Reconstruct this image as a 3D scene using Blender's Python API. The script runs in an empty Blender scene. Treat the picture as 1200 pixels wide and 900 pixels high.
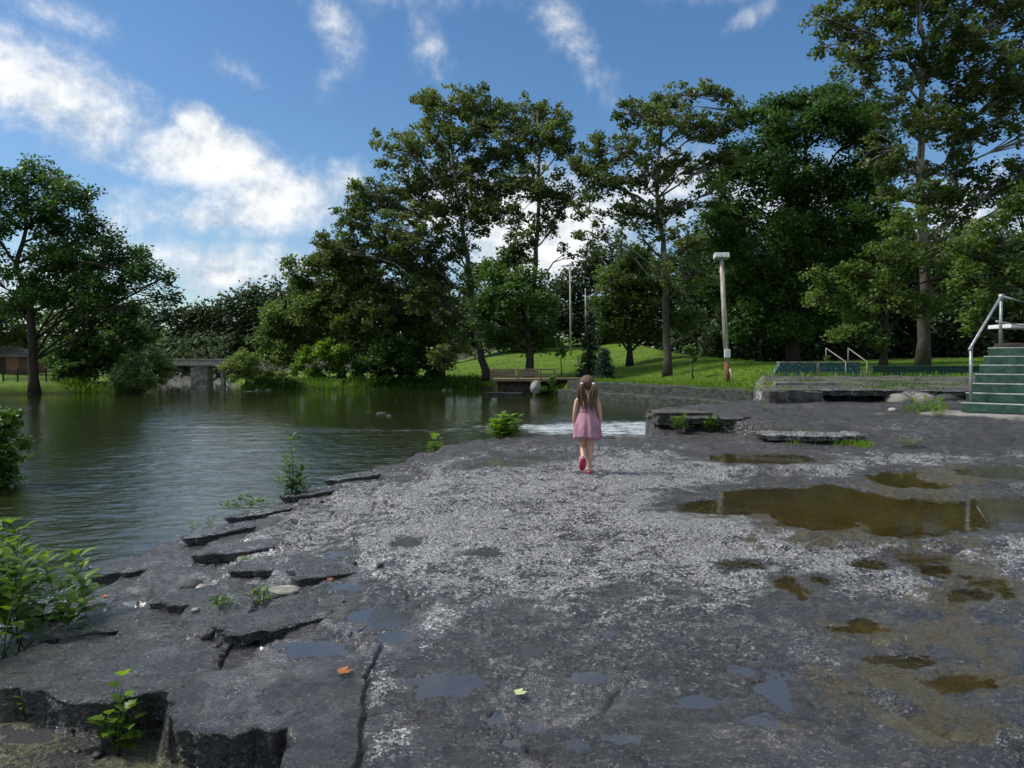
import bpy, bmesh, math, random
import numpy as np
from mathutils import Vector, Matrix
random.seed(7); RNG = np.random.default_rng(11)
R = math.radians
sc = bpy.context.scene
COL = sc.collection
F = 867.0; CAMZ = 2.2; HOR = 425.0
PITCH = math.atan((450 - HOR) / F)

# ------------------------------------------------------------ view geometry helpers
def ray(px, py):
    a = (px - 600) / F; b = (450 - py) / F
    c, s = math.cos(PITCH), math.sin(PITCH)
    return np.array([a, c + b * s, -s + b * c])
def P(px, py, D):                       # point at ground distance D (along y) seen at px,py
    r = ray(px, py); return np.array([0, 0, CAMZ]) + r * (D / r[1])
def G(px, py, z):                       # point at height z seen at px,py
    r = ray(px, py); t = (z - CAMZ) / r[2]; return np.array([0, 0, CAMZ]) + r * t
def proj(X, Y, Z):
    c, s = math.cos(PITCH), math.sin(PITCH)
    z = Z - CAMZ
    d = np.maximum(Y * c - z * s, 1e-3); u = Y * s + z * c
    return 600 + F * X / d, 450 - F * u / d

# ------------------------------------------------------------ numpy noise
_perm = np.random.default_rng(3).permutation(512).astype(np.int64)
_ang = np.random.default_rng(4).random(512) * 2 * np.pi
def perlin(x, y, seed=0):
    xi = np.floor(x).astype(np.int64); yi = np.floor(y).astype(np.int64)
    xf = x - xi; yf = y - yi
    def g(ix, iy):
        h = _perm[(_perm[(ix + seed * 17) & 511] + iy + seed * 31) & 511]
        a = _ang[h]; return np.cos(a) * (x - ix) + np.sin(a) * (y - iy)
    u = xf * xf * xf * (xf * (xf * 6 - 15) + 10); v = yf * yf * yf * (yf * (yf * 6 - 15) + 10)
    a = g(xi, yi); b = g(xi + 1, yi); c = g(xi, yi + 1); d = g(xi + 1, yi + 1)
    return ((a + (b - a) * u) * (1 - v) + (c + (d - c) * u) * v) * 1.5
def fbm(x, y, oct=4, seed=0, gain=.5):
    s = 0; a = 1; t = 0
    for o in range(oct):
        s = s + a * perlin(x * 2 ** o, y * 2 ** o, seed + o); t += a; a *= gain
    return s / t
def ss(e0, e1, x):
    t = np.clip((x - e0) / (e1 - e0), 0, 1); return t * t * (3 - 2 * t)
def sdpoly(X, Y, poly):                 # signed distance, positive INSIDE
    d = np.full(X.shape, 1e9); ins = np.zeros(X.shape, bool); n = len(poly)
    for i in range(n):
        x0, y0 = poly[i]; x1, y1 = poly[(i + 1) % n]
        ex, ey = x1 - x0, y1 - y0; L = ex * ex + ey * ey + 1e-12
        t = np.clip(((X - x0) * ex + (Y - y0) * ey) / L, 0, 1)
        d = np.minimum(d, np.hypot(X - x0 - t * ex, Y - y0 - t * ey))
        c = ((y0 > Y) != (y1 > Y)) & (X < (x1 - x0) * (Y - y0) / (y1 - y0 + 1e-12) + x0)
        ins ^= c
    return np.where(ins, d, -d)
def dline(X, Y, pts):
    d = np.full(X.shape, 1e9)
    for (x0, y0), (x1, y1) in zip(pts[:-1], pts[1:]):
        ex, ey = x1 - x0, y1 - y0; L = ex * ex + ey * ey + 1e-12
        t = np.clip(((X - x0) * ex + (Y - y0) * ey) / L, 0, 1)
        d = np.minimum(d, np.hypot(X - x0 - t * ex, Y - y0 - t * ey))
    return d

# ------------------------------------------------------------ object helpers
def link(o, parent=None):
    COL.objects.link(o)
    if parent is not None: o.parent = parent
    return o
def tag(o, label=None, cat=None, group=None, kind=None):
    if label: o['label'] = label
    if cat: o['category'] = cat
    if group: o['group'] = group
    if kind: o['kind'] = kind
    return o
def thing(name, loc, label, cat, group=None, rz=0):
    o = bpy.data.objects.new(name, None); o.empty_display_size = .2
    o.location = [float(v) for v in loc]; o.rotation_euler = (0, 0, rz)
    link(o); return tag(o, label, cat, group)
def meshobj(name, V, Fc, mat, parent=None, smooth=False):
    me = bpy.data.meshes.new(name)
    if isinstance(V, np.ndarray) and isinstance(Fc, np.ndarray):
        n, k = Fc.shape
        me.vertices.add(len(V)); me.vertices.foreach_set('co', V.astype(np.float32).ravel())
        me.loops.add(n * k); me.loops.foreach_set('vertex_index', Fc.astype(np.int32).ravel())
        me.polygons.add(n); me.polygons.foreach_set('loop_start', np.arange(0, n * k, k, dtype=np.int32))
        me.update(calc_edges=True)
    else:
        me.from_pydata([tuple(map(float, v)) for v in V], [], [tuple(map(int, f)) for f in Fc]); me.update()
    if smooth: me.polygons.foreach_set('use_smooth', np.ones(len(me.polygons), bool))
    if mat: me.materials.append(mat)
    o = bpy.data.objects.new(name, me); link(o, parent); return o
def vattr(o, name, arr):
    a = o.data.attributes.new(name, 'FLOAT', 'POINT'); a.data.foreach_set('value', arr.astype(np.float32).ravel())
def fattr(o, name, arr):
    a = o.data.attributes.new(name, 'FLOAT', 'FACE'); a.data.foreach_set('value', arr.astype(np.float32).ravel())
def bmobj(name, bm, mat, parent=None, smooth=False):
    me = bpy.data.meshes.new(name); bm.normal_update(); bm.to_mesh(me); bm.free()
    if smooth: me.polygons.foreach_set('use_smooth', np.ones(len(me.polygons), bool))
    if mat: me.materials.append(mat)
    o = bpy.data.objects.new(name, me); link(o, parent); return o
def addbox(bm, c, s, rz=0, bev=0.0, jit=0.0, tilt=(0, 0)):
    r = bmesh.ops.create_cube(bm, size=1)
    vs = r['verts']
    for v in vs: v.co = Vector((v.co.x * s[0], v.co.y * s[1], v.co.z * s[2]))
    if jit:
        for v in vs: v.co += Vector([random.uniform(-jit, jit) for _ in range(3)])
    M = Matrix.Translation(Vector(c)) @ Matrix.Rotation(rz, 4, 'Z') @ Matrix.Rotation(tilt[0], 4, 'X') @ Matrix.Rotation(tilt[1], 4, 'Y')
    bmesh.ops.transform(bm, matrix=M, verts=vs)
    if bev:
        es = list({e for v in vs for e in v.link_edges})
        bmesh.ops.bevel(bm, geom=es, offset=bev, segments=2, affect='EDGES', profile=.6)
def tube(V, Fc, pts, rad, sides=8, cap=True):
    pts = [np.array(p, float) for p in pts]; n0 = len(V); n = len(pts)
    ref = np.array([.31, .93, .2]);
    for i, p in enumerate(pts):
        t = pts[min(i + 1, n - 1)] - pts[max(i - 1, 0)]; t = t / (np.linalg.norm(t) + 1e-9)
        a = np.cross(t, ref); a /= np.linalg.norm(a) + 1e-9; b = np.cross(t, a)
        for k in range(sides):
            an = 2 * math.pi * k / sides
            V.append(p + rad[i] * (math.cos(an) * a + math.sin(an) * b))
    for i in range(n - 1):
        for k in range(sides):
            k2 = (k + 1) % sides
            Fc.append((n0 + i * sides + k, n0 + i * sides + k2, n0 + (i + 1) * sides + k2, n0 + (i + 1) * sides + k))
    if cap:
        Fc.append(tuple(n0 + k for k in range(sides))[::-1]); Fc.append(tuple(n0 + (n - 1) * sides + k for k in range(sides)))
def tubeobj(name, pts, rad, mat, parent=None, sides=8):
    V, Fc = [], []; tube(V, Fc, pts, rad if hasattr(rad, '__len__') else [rad] * len(pts), sides)
    return meshobj(name, V, Fc, mat, parent, True)
def boxobj(name, c, s, mat, parent=None, rz=0, bev=.01, jit=0, tilt=(0, 0)):
    bm = bmesh.new(); addbox(bm, c, s, rz, bev, jit, tilt); return bmobj(name, bm, mat, parent)

# ------------------------------------------------------------ materials
class NT:
    def __init__(s, name):
        s.m = bpy.data.materials.new(name); s.m.use_nodes = True; s.t = s.m.node_tree; s.n = s.t.nodes; s.n.clear()
        s.out = s.n.new('ShaderNodeOutputMaterial')
    def new(s, typ, **kw):
        n = s.n.new(typ)
        for k, v in kw.items():
            if k.startswith('i_'):
                n.inputs[k[2:].replace('_', ' ')].default_value = v
            else: setattr(n, k, v)
        return n
    def ln(s, a, b): s.t.links.new(a, b)
    def noise(s, scale, detail=5, rough=.6, vec=None, dist=0):
        n = s.new('ShaderNodeTexNoise'); n.inputs['Scale'].default_value = scale; n.inputs['Detail'].default_value = detail
        n.inputs['Roughness'].default_value = rough; n.inputs['Distortion'].default_value = dist
        if vec is not None: s.ln(vec, n.inputs['Vector'])
        return n.outputs['Fac']
    def math(s, op, a, b=None, clamp=False, c=None):
        n = s.new('ShaderNodeMath'); n.operation = op; n.use_clamp = clamp
        for i, v in enumerate((a, b, c)):
            if v is None: continue
            if isinstance(v, (int, float)): n.inputs[i].default_value = v
            else: s.ln(v, n.inputs[i])
        return n.outputs[0]
    def ramp(s, fac, a, b, c0=0, c1=1):
        n = s.new('ShaderNodeMapRange'); n.interpolation_type = 'SMOOTHSTEP'
        s.ln(fac, n.inputs['Value']) if not isinstance(fac, float) else None
        for k, v in (('From Min', a), ('From Max', b), ('To Min', c0), ('To Max', c1)): n.inputs[k].default_value = v
        return n.outputs['Result']
    def mix(s, fac, a, b):
        n = s.new('ShaderNodeMix'); n.data_type = 'RGBA'
        for i, v in ((0, fac), (6, a), (7, b)):
            if isinstance(v, (int, float)): n.inputs[i].default_value = v
            elif isinstance(v, tuple): n.inputs[i].default_value = (*v, 1)
            else: s.ln(v, n.inputs[i])
        return n.outputs[2]
    def mix_f(s, fac, a, b):
        return s.math('ADD', s.math('MULTIPLY', a, s.math('SUBTRACT', 1.0, fac)), s.math('MULTIPLY', fac, b))
    def attr(s, name):
        n = s.new('ShaderNodeAttribute'); n.attribute_name = name; return n.outputs['Fac']
    def obj(s): return s.new('ShaderNodeTexCoord').outputs['Object']
    def geo(s): return s.new('ShaderNodeNewGeometry').outputs['Position']
    def mapping(s, vec, scale=(1, 1, 1), rot=(0, 0, 0), loc=(0, 0, 0)):
        n = s.new('ShaderNodeMapping'); n.inputs['Scale'].default_value = scale; n.inputs['Rotation'].default_value = rot
        n.inputs['Location'].default_value = loc; s.ln(vec, n.inputs['Vector']); return n.outputs[0]
    def bump(s, h, strength=.5, dist=.02, nrm=None):
        n = s.new('ShaderNodeBump'); n.inputs['Strength'].default_value = strength; n.inputs['Distance'].default_value = dist
        s.ln(h, n.inputs['Height'])
        if nrm is not None: s.ln(nrm, n.inputs['Normal'])
        return n.outputs[0]
    def bsdf(s, col, rough=.6, nrm=None, spec=.5, metal=0, **kw):
        n = s.new('ShaderNodeBsdfPrincipled')
        for k, v in (('Base Color', col), ('Roughness', rough), ('Specular IOR Level', spec), ('Metallic', metal)):
            if isinstance(v, tuple): n.inputs[k].default_value = (*v, 1)
            elif isinstance(v, (int, float)): n.inputs[k].default_value = v
            else: s.ln(v, n.inputs[k])
        if nrm is not None: s.ln(nrm, n.inputs['Normal'])
        return n
    def done(s, sh): s.ln(sh, s.out.inputs['Surface']); return s.m

def simple(name, c1, c2, scale=8, rough=.7, bump=.3, bd=.01, spec=.4, metal=0, stretch=(1, 1, 1), lo=.35, hi=.65):
    t = NT(name); v = t.mapping(t.obj(), stretch); n = t.noise(scale, 6, .6, v)
    col = t.mix(t.ramp(n, lo, hi), c1, c2)
    n2 = t.noise(scale * 5, 4, .6, v)
    return t.done(t.bsdf(col, rough, t.bump(n2, bump, bd), spec, metal).outputs[0])

def leafmat(name, dark, light, trans=.35, rough=.45, spec=.35):
    t = NT(name); a = t.attr('tint')
    col = t.mix(a, dark, light)
    b = t.bsdf(col, rough, None, spec)
    tr = t.new('ShaderNodeBsdfTranslucent')
    h = t.new('ShaderNodeHueSaturation'); h.inputs['Value'].default_value = 1.5; h.inputs['Saturation'].default_value = 1.1; h.inputs['Hue'].default_value = .49
    t.ln(col, h.inputs['Color']); t.ln(h.outputs[0], tr.inputs['Color'])
    m = t.new('ShaderNodeMixShader'); m.inputs[0].default_value = trans
    t.ln(b.outputs[0], m.inputs[1]); t.ln(tr.outputs[0], m.inputs[2]); return t.done(m.outputs[0])

def rockmat():
    t = NT('wet_limestone'); v = t.geo()
    pale = t.attr('pale'); alg = t.attr('algae'); wet = t.attr('wet'); moss = t.attr('moss')
    big = t.noise(1.3, 6, .6, v); mid = t.noise(9, 6, .65, v)
    vs = t.mapping(v, (1, 1.5, 1), (0, 0, .5))
    chip = t.noise(24, 7, .66, vs, .7); fine = t.noise(90, 5, .65, v)
    vo = t.new('ShaderNodeTexVoronoi'); vo.inputs['Scale'].default_value = 38; vo.inputs['Detail'].default_value = 2; t.ln(vs, vo.inputs['Vector'])
    col = t.mix(t.ramp(mid, .35, .68), (.012, .012, .013), (.066, .062, .058))
    col = t.mix(t.math('MULTIPLY', t.ramp(big, .45, .7), .5), col, (.062, .050, .040))
    rghn0 = t.attr('rough'); strk = t.noise(2.6, 7, .66, t.mapping(v, (.8, 4.2, 1), (0, 0, .12)), .7)
    col = t.mix(t.math('MULTIPLY', t.ramp(strk, .49, .56), .85), col, (.020, .020, .022)); col = t.mix(t.math('MULTIPLY', t.ramp(strk, .44, .36), .5), col, (.12, .115, .108))
    col = t.mix(t.math('MULTIPLY', pale, .5), col, (.022, .022, .023))
    # pale encrusted chips
    chipb = t.noise(52, 4, .62, vs, 1.1)
    s = t.math('ADD', t.math('ADD', t.math('MULTIPLY', chip, .5), t.math('MULTIPLY', chipb, .5)), t.math('MULTIPLY', pale, .165))
    s = t.math('ADD', s, t.math('ADD', t.math('MULTIPLY', t.math('SUBTRACT', mid, .5), .34), t.math('MULTIPLY', t.math('SUBTRACT', t.noise(3.2, 5, .65, vs, .8), .5), .30)))
    chipmask = t.ramp(s, .588, .628)
    pcol = t.mix(t.ramp(chipb, .40, .62), (.16, .155, .15), (.92, .91, .89))
    col = t.mix(t.math('MULTIPLY', chipmask, t.ramp(pale, .0, .45)), col, pcol)
    fleck = t.math('MULTIPLY', t.ramp(t.noise(60, 3, .6, vs, .8), .59, .655), t.ramp(rghn0, .1, .6)); col = t.mix(t.math('MULTIPLY', fleck, .75), col, (.33, .31, .28))
    rare = t.math('MULTIPLY', t.ramp(chip, .62, .69), .6)
    col = t.mix(rare, col, (.23, .20, .155))
    col = t.mix(t.ramp(fine, .62, .38, 0, .55), col, (.012, .012, .013))
    # brown algae & moss
    am = t.ramp(t.math('ADD', alg, t.math('MULTIPLY', t.math('SUBTRACT', t.math('ADD', t.math('MULTIPLY', mid, .5), t.math('MULTIPLY', t.noise(3.5, 7, .7, v, .5), .5)), .5), 3.0)), .45, .75)
    col = t.mix(t.math('MULTIPLY', am, .92), col, t.mix(t.ramp(fine, .3, .7), (.042, .031, .005), (.088, .065, .012)))
    mm = t.ramp(t.math('ADD', moss, t.math('MULTIPLY', t.math('SUBTRACT', chip, .5), 1.2)), .4, .62)
    col = t.mix(mm, col, t.mix(t.ramp(fine, .4, .6), (.09, .10, .03), (.24, .22, .15)))
    rg = t.math('ADD', t.math('MULTIPLY', t.ramp(chip, .45, .7), .30), t.math('SUBTRACT', .50, t.math('MULTIPLY', wet, .38)), True)
    filmm = t.math('MULTIPLY', t.ramp(t.noise(1.5, 7, .62, v, .6), .50, .58), t.ramp(wet, .45, .9))
    rg = t.mix_f(filmm, t.math('MAXIMUM', rg, .12), .07)
    hgt = t.math('ADD', t.math('ADD', chip, t.math('MULTIPLY', chipb, .55)), t.math('MULTIPLY', fine, .15)); hgt = t.math('ADD', hgt, t.math('MULTIPLY', vo.outputs['Distance'], .35))
    rghn = t.attr('rough'); amp = t.math('ADD', .22, t.math('MULTIPLY', rghn, .78))
    hgt = t.math('SUBTRACT', t.math('MULTIPLY', hgt, amp), t.math('MULTIPLY', strk, .9))
    stri = t.noise(5, 7, .68, t.mapping(v, (1, 4.5, 1), (0, 0, -.55)), .6)
    hgt = t.math('ADD', hgt, t.math('MULTIPLY', stri, t.math('SUBTRACT', 1.1, rghn, True)))
    hgt = t.math('MULTIPLY', hgt, t.math('SUBTRACT', 1.0, t.math('MULTIPLY', filmm, .6)))
    nb = t.bump(hgt, 1.0, .042)
    rb = t.bsdf(col, rg, nb, .6); rb.inputs['Coat Roughness'].default_value = .05; rb.inputs['Coat IOR'].default_value = 1.6
    t.ln(t.math('MULTIPLY', t.ramp(wet, .3, .95), .55), rb.inputs['Coat Weight']); t.ln(t.bump(t.math('ADD', hgt, t.math('MULTIPLY', chipb, .4)), 1.0, .028), rb.inputs['Coat Normal'])
    return t.done(rb.outputs[0])

def watermat():
    t = NT('river_water'); v = t.geo(); foam = t.attr('foam'); turb = t.attr('turb')
    a = t.noise(3.4, 5, .6, t.mapping(v, (.75, 1.35, 1), (0, 0, -.25)), .6)
    b = t.noise(.55, 3, .5, t.mapping(v, (.6, 1.3, 1), (0, 0, .2)), .3)
    c = t.noise(11, 3, .6, t.mapping(v, (.8, 1.3, 1), (0, 0, -.3)), .5)
    h = t.math('ADD', t.math('MULTIPLY', a, .62), t.math('MULTIPLY', b, .8)); h = t.math('ADD', h, t.math('MULTIPLY', c, .13))
    h = t.math('MULTIPLY', h, t.math('ADD', .16, turb))
    nb = t.bump(h, 1, .030)
    f1 = t.noise(5, 6, .7, t.mapping(v, (.45, 1.5, 1), (0, 0, -.25)), .8)
    f1 = t.math('ADD', t.math('MULTIPLY', f1, .65), t.math('MULTIPLY', t.noise(1.1, 5, .7, t.mapping(v, (.35, 1.6, 1), (0, 0, -.2)), .6), .35))
    fm = t.ramp(t.math('ADD', f1, t.math('MULTIPLY', foam, .25)), .655, .84)
    fm = t.math('MULTIPLY', fm, t.ramp(foam, .02, .3))
    col = t.mix(fm, t.mix(t.noise(.12, 3, .5, v), (.014, .022, .006), (.026, .032, .010)), (.50, .54, .56))
    rg = t.math('ADD', .04, t.math('MULTIPLY', fm, .55))
    b = t.bsdf(col, rg, nb, .5); b.inputs['IOR'].default_value = 1.8
    return t.done(b.outputs[0])

def puddlemat(nm='puddle_water', ior=1.8, sky_grey=.12, tint=(.80, .74, .55, 1)):
    t = NT(nm); v = t.geo()
    n = t.noise(16, 3, .5, v); nb = t.bump(n, .25, .004)
    fr = t.new('ShaderNodeFresnel'); fr.inputs['IOR'].default_value = ior; t.ln(nb, fr.inputs['Normal'])
    g = t.new('ShaderNodeBsdfGlossy'); g.inputs['Roughness'].default_value = .03; t.ln(nb, g.inputs['Normal'])
    tr = t.new('ShaderNodeBsdfTransparent'); tr.inputs[0].default_value = tint
    m = t.new('ShaderNodeMixShader'); t.ln(fr.outputs[0], m.inputs[0]); t.ln(tr.outputs[0], m.inputs[1]); t.ln(g.outputs[0], m.inputs[2])
    df = t.new('ShaderNodeBsdfDiffuse'); df.inputs[0].default_value = (.40, .42, .45, 1)  # pale grey painted into the water colour to brighten its sky reflection
    m2 = t.new('ShaderNodeMixShader'); m2.inputs[0].default_value = sky_grey; t.ln(m.outputs[0], m2.inputs[1]); t.ln(df.outputs[0], m2.inputs[2])
    return t.done(m2.outputs[0])

def groundmat():
    t = NT('lawn_ground'); v = t.geo(); dirt = t.attr('dirt')
    a = t.noise(.35, 5, .6, v); b = t.noise(6, 6, .7, v); c = t.noise(40, 3, .7, v)
    g = t.mix(t.ramp(a, .35, .65), (.075, .15, .012), (.14, .24, .02))
    g = t.mix(t.math('MULTIPLY', t.ramp(t.noise(1.6, 5, .7, v), .45, .62), .55), g, (.045, .085, .010))
    g = t.mix(t.math('MULTIPLY', t.ramp(b, .40, .7), .55), g, (.19, .27, .03))
    d = t.mix(t.ramp(b, .35, .65), (.035, .03, .018), (.07, .06, .035))
    m = t.ramp(t.math('ADD', dirt, t.math('MULTIPLY', t.math('SUBTRACT', b, .5), .8)), .35, .65)
    col = t.mix(m, g, d)
    return t.done(t.bsdf(col, .85, t.bump(t.math('ADD', b, c), 1, .08), .2).outputs[0])

def barkmat(name, low, hi, lowp, zsplit=3.0):
    t = NT(name); o = t.obj(); sp = t.new('ShaderNodeSeparateXYZ'); t.ln(o, sp.inputs[0])
    n = t.noise(1.8, 5, .6, t.mapping(o, (1, 1, .6))); f = t.noise(14, 5, .7, t.mapping(o, (1, 1, .22)))
    a = t.mix(t.ramp(f, .35, .65), low, lowp)
    b = t.mix(t.ramp(n, .45, .55), hi, lowp)
    m = t.ramp(t.math('ADD', t.math('MULTIPLY', sp.outputs[2], 1.0), t.math('MULTIPLY', n, 4)), zsplit, zsplit + 5)
    return t.done(t.bsdf(t.mix(m, a, b), .85, t.bump(f, .8, .05), .2).outputs[0])

M = {}
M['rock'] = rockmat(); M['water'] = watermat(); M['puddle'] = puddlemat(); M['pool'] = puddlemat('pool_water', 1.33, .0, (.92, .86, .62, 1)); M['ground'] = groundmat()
M['syc'] = leafmat('sycamore_leaves', (.058, .090, .026), (.140, .190, .054), .38)
M['dense'] = leafmat('maple_leaves', (.040, .092, .024), (.098, .180, .042), .38)
M['mid'] = leafmat('mixed_leaves', (.058, .102, .024), (.145, .215, .052), .38)
M['far'] = leafmat('woodland_leaves', (.050, .080, .038), (.095, .135, .058), .25, .6, .2)
M['bright'] = leafmat('young_leaves', (.075, .150, .018), (.19, .33, .04), .45)
M['shrub'] = leafmat('shrub_leaves', (.075, .13, .035), (.19, .27, .06), .35)
M['willow'] = leafmat('willow_leaves', (.11, .18, .07), (.21, .30, .11), .4)
M['weed'] = leafmat('weed_leaves', (.045, .10, .016), (.13, .24, .032), .4)
M['spruce'] = leafmat('spruce_needles', (.018, .040, .026), (.04, .075, .052), .1, .6)
M['bark_syc'] = barkmat('sycamore_bark', (.045, .036, .028), (.27, .255, .22), (.10, .085, .07), 6)
M['bark'] = barkmat('brown_bark', (.030, .024, .018), (.07, .058, .045), (.055, .045, .034), 30)
M['stem'] = simple('plant_stem', (.05, .08, .02), (.10, .12, .04), 30)
M['pole'] = simple('weathered_pole', (.30, .27, .22), (.52, .49, .43), 3, .8, .4, .01, .2, 0, (4, 4, .5))
M['pole_low'] = simple('rusty_pole_foot', (.10, .045, .02), (.20, .10, .05), 6, .9)
M['concrete'] = simple('old_concrete', (.13, .125, .11), (.28, .265, .235), 4, .85, .5)
M['bridgec'] = simple('bridge_concrete', (.30, .28, .24), (.50, .47, .41), 3, .85, .5)
M['wallstone'] = simple('mossy_wall_stone', (.020, .027, .023), (.065, .075, .062), 2.5, .85, .6, .03, .3, 0, (.4, 1, 3))
M['rockd'] = simple('dark_rock', (.030, .028, .026), (.11, .10, .085), 5, .6, .9, .03, .5)
M['rockl'] = simple('light_rock', (.16, .15, .12), (.42, .40, .35), 5, .75, .6, .02, .3)
M['green'] = simple('dark_green_paint', (.012, .045, .030), (.030, .085, .060), 9, .6, .25, .005, .4)
M['greenold'] = simple('chipped_green_paint', (.020, .085, .075), (.22, .27, .24), 7, .7, .4, .01, .3, 0, (1, 1, 2), .5, .68)
M['nose'] = simple('worn_step_edge', (.30, .33, .30), (.46, .48, .44), 10, .75)
M['brownrail'] = simple('weathered_rail', (.16, .14, .12), (.30, .27, .23), 8, .6)
M['galv'] = simple('galvanised_steel', (.24, .255, .27), (.40, .42, .43), 12, .5, .3, .003, .5, .45)
M['metalbox'] = simple('pale_metal', (.55, .56, .55), (.70, .70, .68), 6, .5, .1, .002, .5)
M['wood'] = simple('weathered_wood', (.15, .11, .065), (.30, .235, .15), 4, .8, .5, .01, .2, 0, (1, 8, 8))
M['woodd'] = simple('dark_timber', (.025, .02, .015), (.06, .048, .035), 4, .8, .5, .01, .2)
M['stonep'] = None
M['brick'] = None
M['pierstone'] = simple('mottled_pier_stone', (.17, .155, .13), (.50, .45, .37), 2.6, .85, .8, .03, .2)
M['roof'] = simple('brown_shingles', (.15, .12, .10), (.24, .20, .17), 9, .9)
M['white'] = simple('white_paint', (.62, .62, .60), (.78, .78, .76), 5, .55, .1)
M['black'] = simple('black_iron', (.012, .012, .012), (.025, .025, .025), 8, .5)
M['skin'] = simple('skin', (.56, .325, .23), (.62, .37, .27), 14, .5, .05, .002, .4)
M['dress'] = simple('pink_dress_cloth', (.34, .165, .22), (.46, .25, .31), 9, .8, .35, .004, .2)
M['hair'] = simple('brown_hair', (.055, .028, .015), (.17, .095, .05), 60, .45, .8, .006, .5, 0, (3, 3, .25))
M['tie'] = simple('white_hair_tie', (.75, .74, .74), (.85, .84, .84), 20)
M['shoe'] = simple('pink_clog_rubber', (.62, .20, .26), (.68, .25, .31), 12, .5, .05)
M['sole'] = simple('red_clog_sole', (.42, .018, .05), (.50, .03, .07), 12, .6, .1)
M['orange'] = simple('orange_dead_leaf', (.22, .07, .02), (.36, .14, .05), 40, .7)
M['yleaf'] = simple('yellow_green_leaf', (.36, .42, .16), (.50, .54, .26), 40, .6)
M['brownleaf'] = simple('brown_dead_leaf', (.03, .02, .012), (.08, .05, .03), 40, .7)
def masonry(name, c1, c2, mort, scale, w=.5, h=.25, ms=.02, vert=True):
    t = NT(name); o = t.obj()
    if vert:
        s = t.new('ShaderNodeSeparateXYZ'); t.ln(o, s.inputs[0]); c = t.new('ShaderNodeCombineXYZ')
        t.ln(t.math('ADD', s.outputs[0], s.outputs[1]), c.inputs[0]); t.ln(s.outputs[2], c.inputs[1]); o = c.outputs[0]
    b = t.new('ShaderNodeTexBrick'); t.ln(o, b.inputs['Vector']); b.inputs['Scale'].default_value = scale
    b.inputs['Color1'].default_value = (*c1, 1); b.inputs['Color2'].default_value = (*c2, 1); b.inputs['Mortar'].default_value = (*mort, 1)
    b.inputs['Brick Width'].default_value = w; b.inputs['Row Height'].default_value = h; b.inputs['Mortar Size'].default_value = ms
    n = t.noise(8, 5, .7, o)
    col = t.mix(t.math('MULTIPLY', t.ramp(n, .4, .7), .5), b.outputs['Color'], (.06, .055, .045))
    return t.done(t.bsdf(col, .85, t.bump(t.math('SUBTRACT', n, b.outputs['Fac']), .6, .02), .2).outputs[0])
M['stonep'] = masonry('pier_stone', (.46, .41, .33), (.28, .25, .21), (.13, .12, .10), .9)
M['brick'] = masonry('red_brick', (.25, .09, .055), (.33, .13, .08), (.25, .22, .19), 4)
M['block'] = masonry('painted_block', (.014, .055, .045), (.018, .065, .052), (.02, .05, .042), 1.0, .4, .2, .012)

# ------------------------------------------------------------ SETTING: river, land
WALL = [(2.9, 50), (5.95, 43), (8.5, 37), (10.4, 32)]
RIVER = [(-8, -20), (-8.7, 12), (-14.3, 20.5), (-22.6, 32), (-32.6, 47), (-33, 51), (-30.5, 54), (-27.8, 54.5), (-26.6, 56), (-31, 68), (-41.5, 90), (-60, 130),
         (-54, 130), (-36.3, 90), (-26.3, 68), (-22.4, 58.6), (-20.5, 58.8), (-12, 60), (-5.8, 62), (-2.8, 60), (-1.2, 55)] + WALL + [(9.3, 28), (5.6, 17.2), (2.7, 14.2), (6, 9), (8, -20)]
def landz(X, Y, sd):                     # sd: metres outside the river
    lawn = .95 + .55 * ss(9, 17, X) + (0.105 - .075 * ss(13, 24, X)) * np.clip(sd - 6, 0, 60)
    left = .55 + .03 * np.clip(sd, 0, 80) + .05 * np.clip(sd - 18, 0, 120)
    w = ss(-10, 1, X) * ss(-5, 20, Y) if True else 0
    z = left * (1 - w) + lawn * w
    edge = np.where((X > 1) & (Y > 27), ss(.9, 1.9, sd), ss(0, 2.2, sd))
    z = z * edge + (-.9) * (1 - edge)
    low = (Y < 27.5) & (X > 2)
    z = np.where(low, np.minimum(z, .25), z)
    return z + .05 * fbm(X * .25, Y * .25, 3, 5) * ss(1, 5, sd)
def tz(x, y):
    X = np.array([float(x)]); Y = np.array([float(y)]); return float(landz(X, Y, -sdpoly(X, Y, RIVER))[0])
def build_land():
    xs = np.concatenate([np.linspace(-260, -60, 26)[:-1], np.linspace(-60, 60, 241), np.linspace(60, 260, 26)[1:]])
    ys = np.concatenate([np.linspace(-60, 8, 18)[:-1], np.linspace(8, 100, 216), np.linspace(100, 400, 40)[1:]])
    X, Y = np.meshgrid(xs, ys); sd = -sdpoly(X, Y, RIVER)
    Z = landz(X, Y, sd)
    V = np.stack([X.ravel(), Y.ravel(), Z.ravel()], 1); nx, ny = len(xs), len(ys)
    I = (np.arange(ny - 1)[:, None] * nx + np.arange(nx - 1)[None]).ravel()
    Fc = np.stack([I, I + 1, I + nx + 1, I + nx], 1)
    o = meshobj('ground', V, Fc, M['ground'], None, True); tag(o, kind='structure')
    dirt = 1 - ss(.3, 2.4, sd); dirt = np.maximum(dirt, ss(95, 120, Y) * .9)
    dirt = np.maximum(dirt, .75 * (ss(58, 70, Y) * ss(16, 26, X)))
    dirt = np.where((X > 4) & (Y > 27) & (X < 30), np.minimum(dirt, .1), dirt)
    vattr(o, 'dirt', dirt)
build_land()

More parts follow.
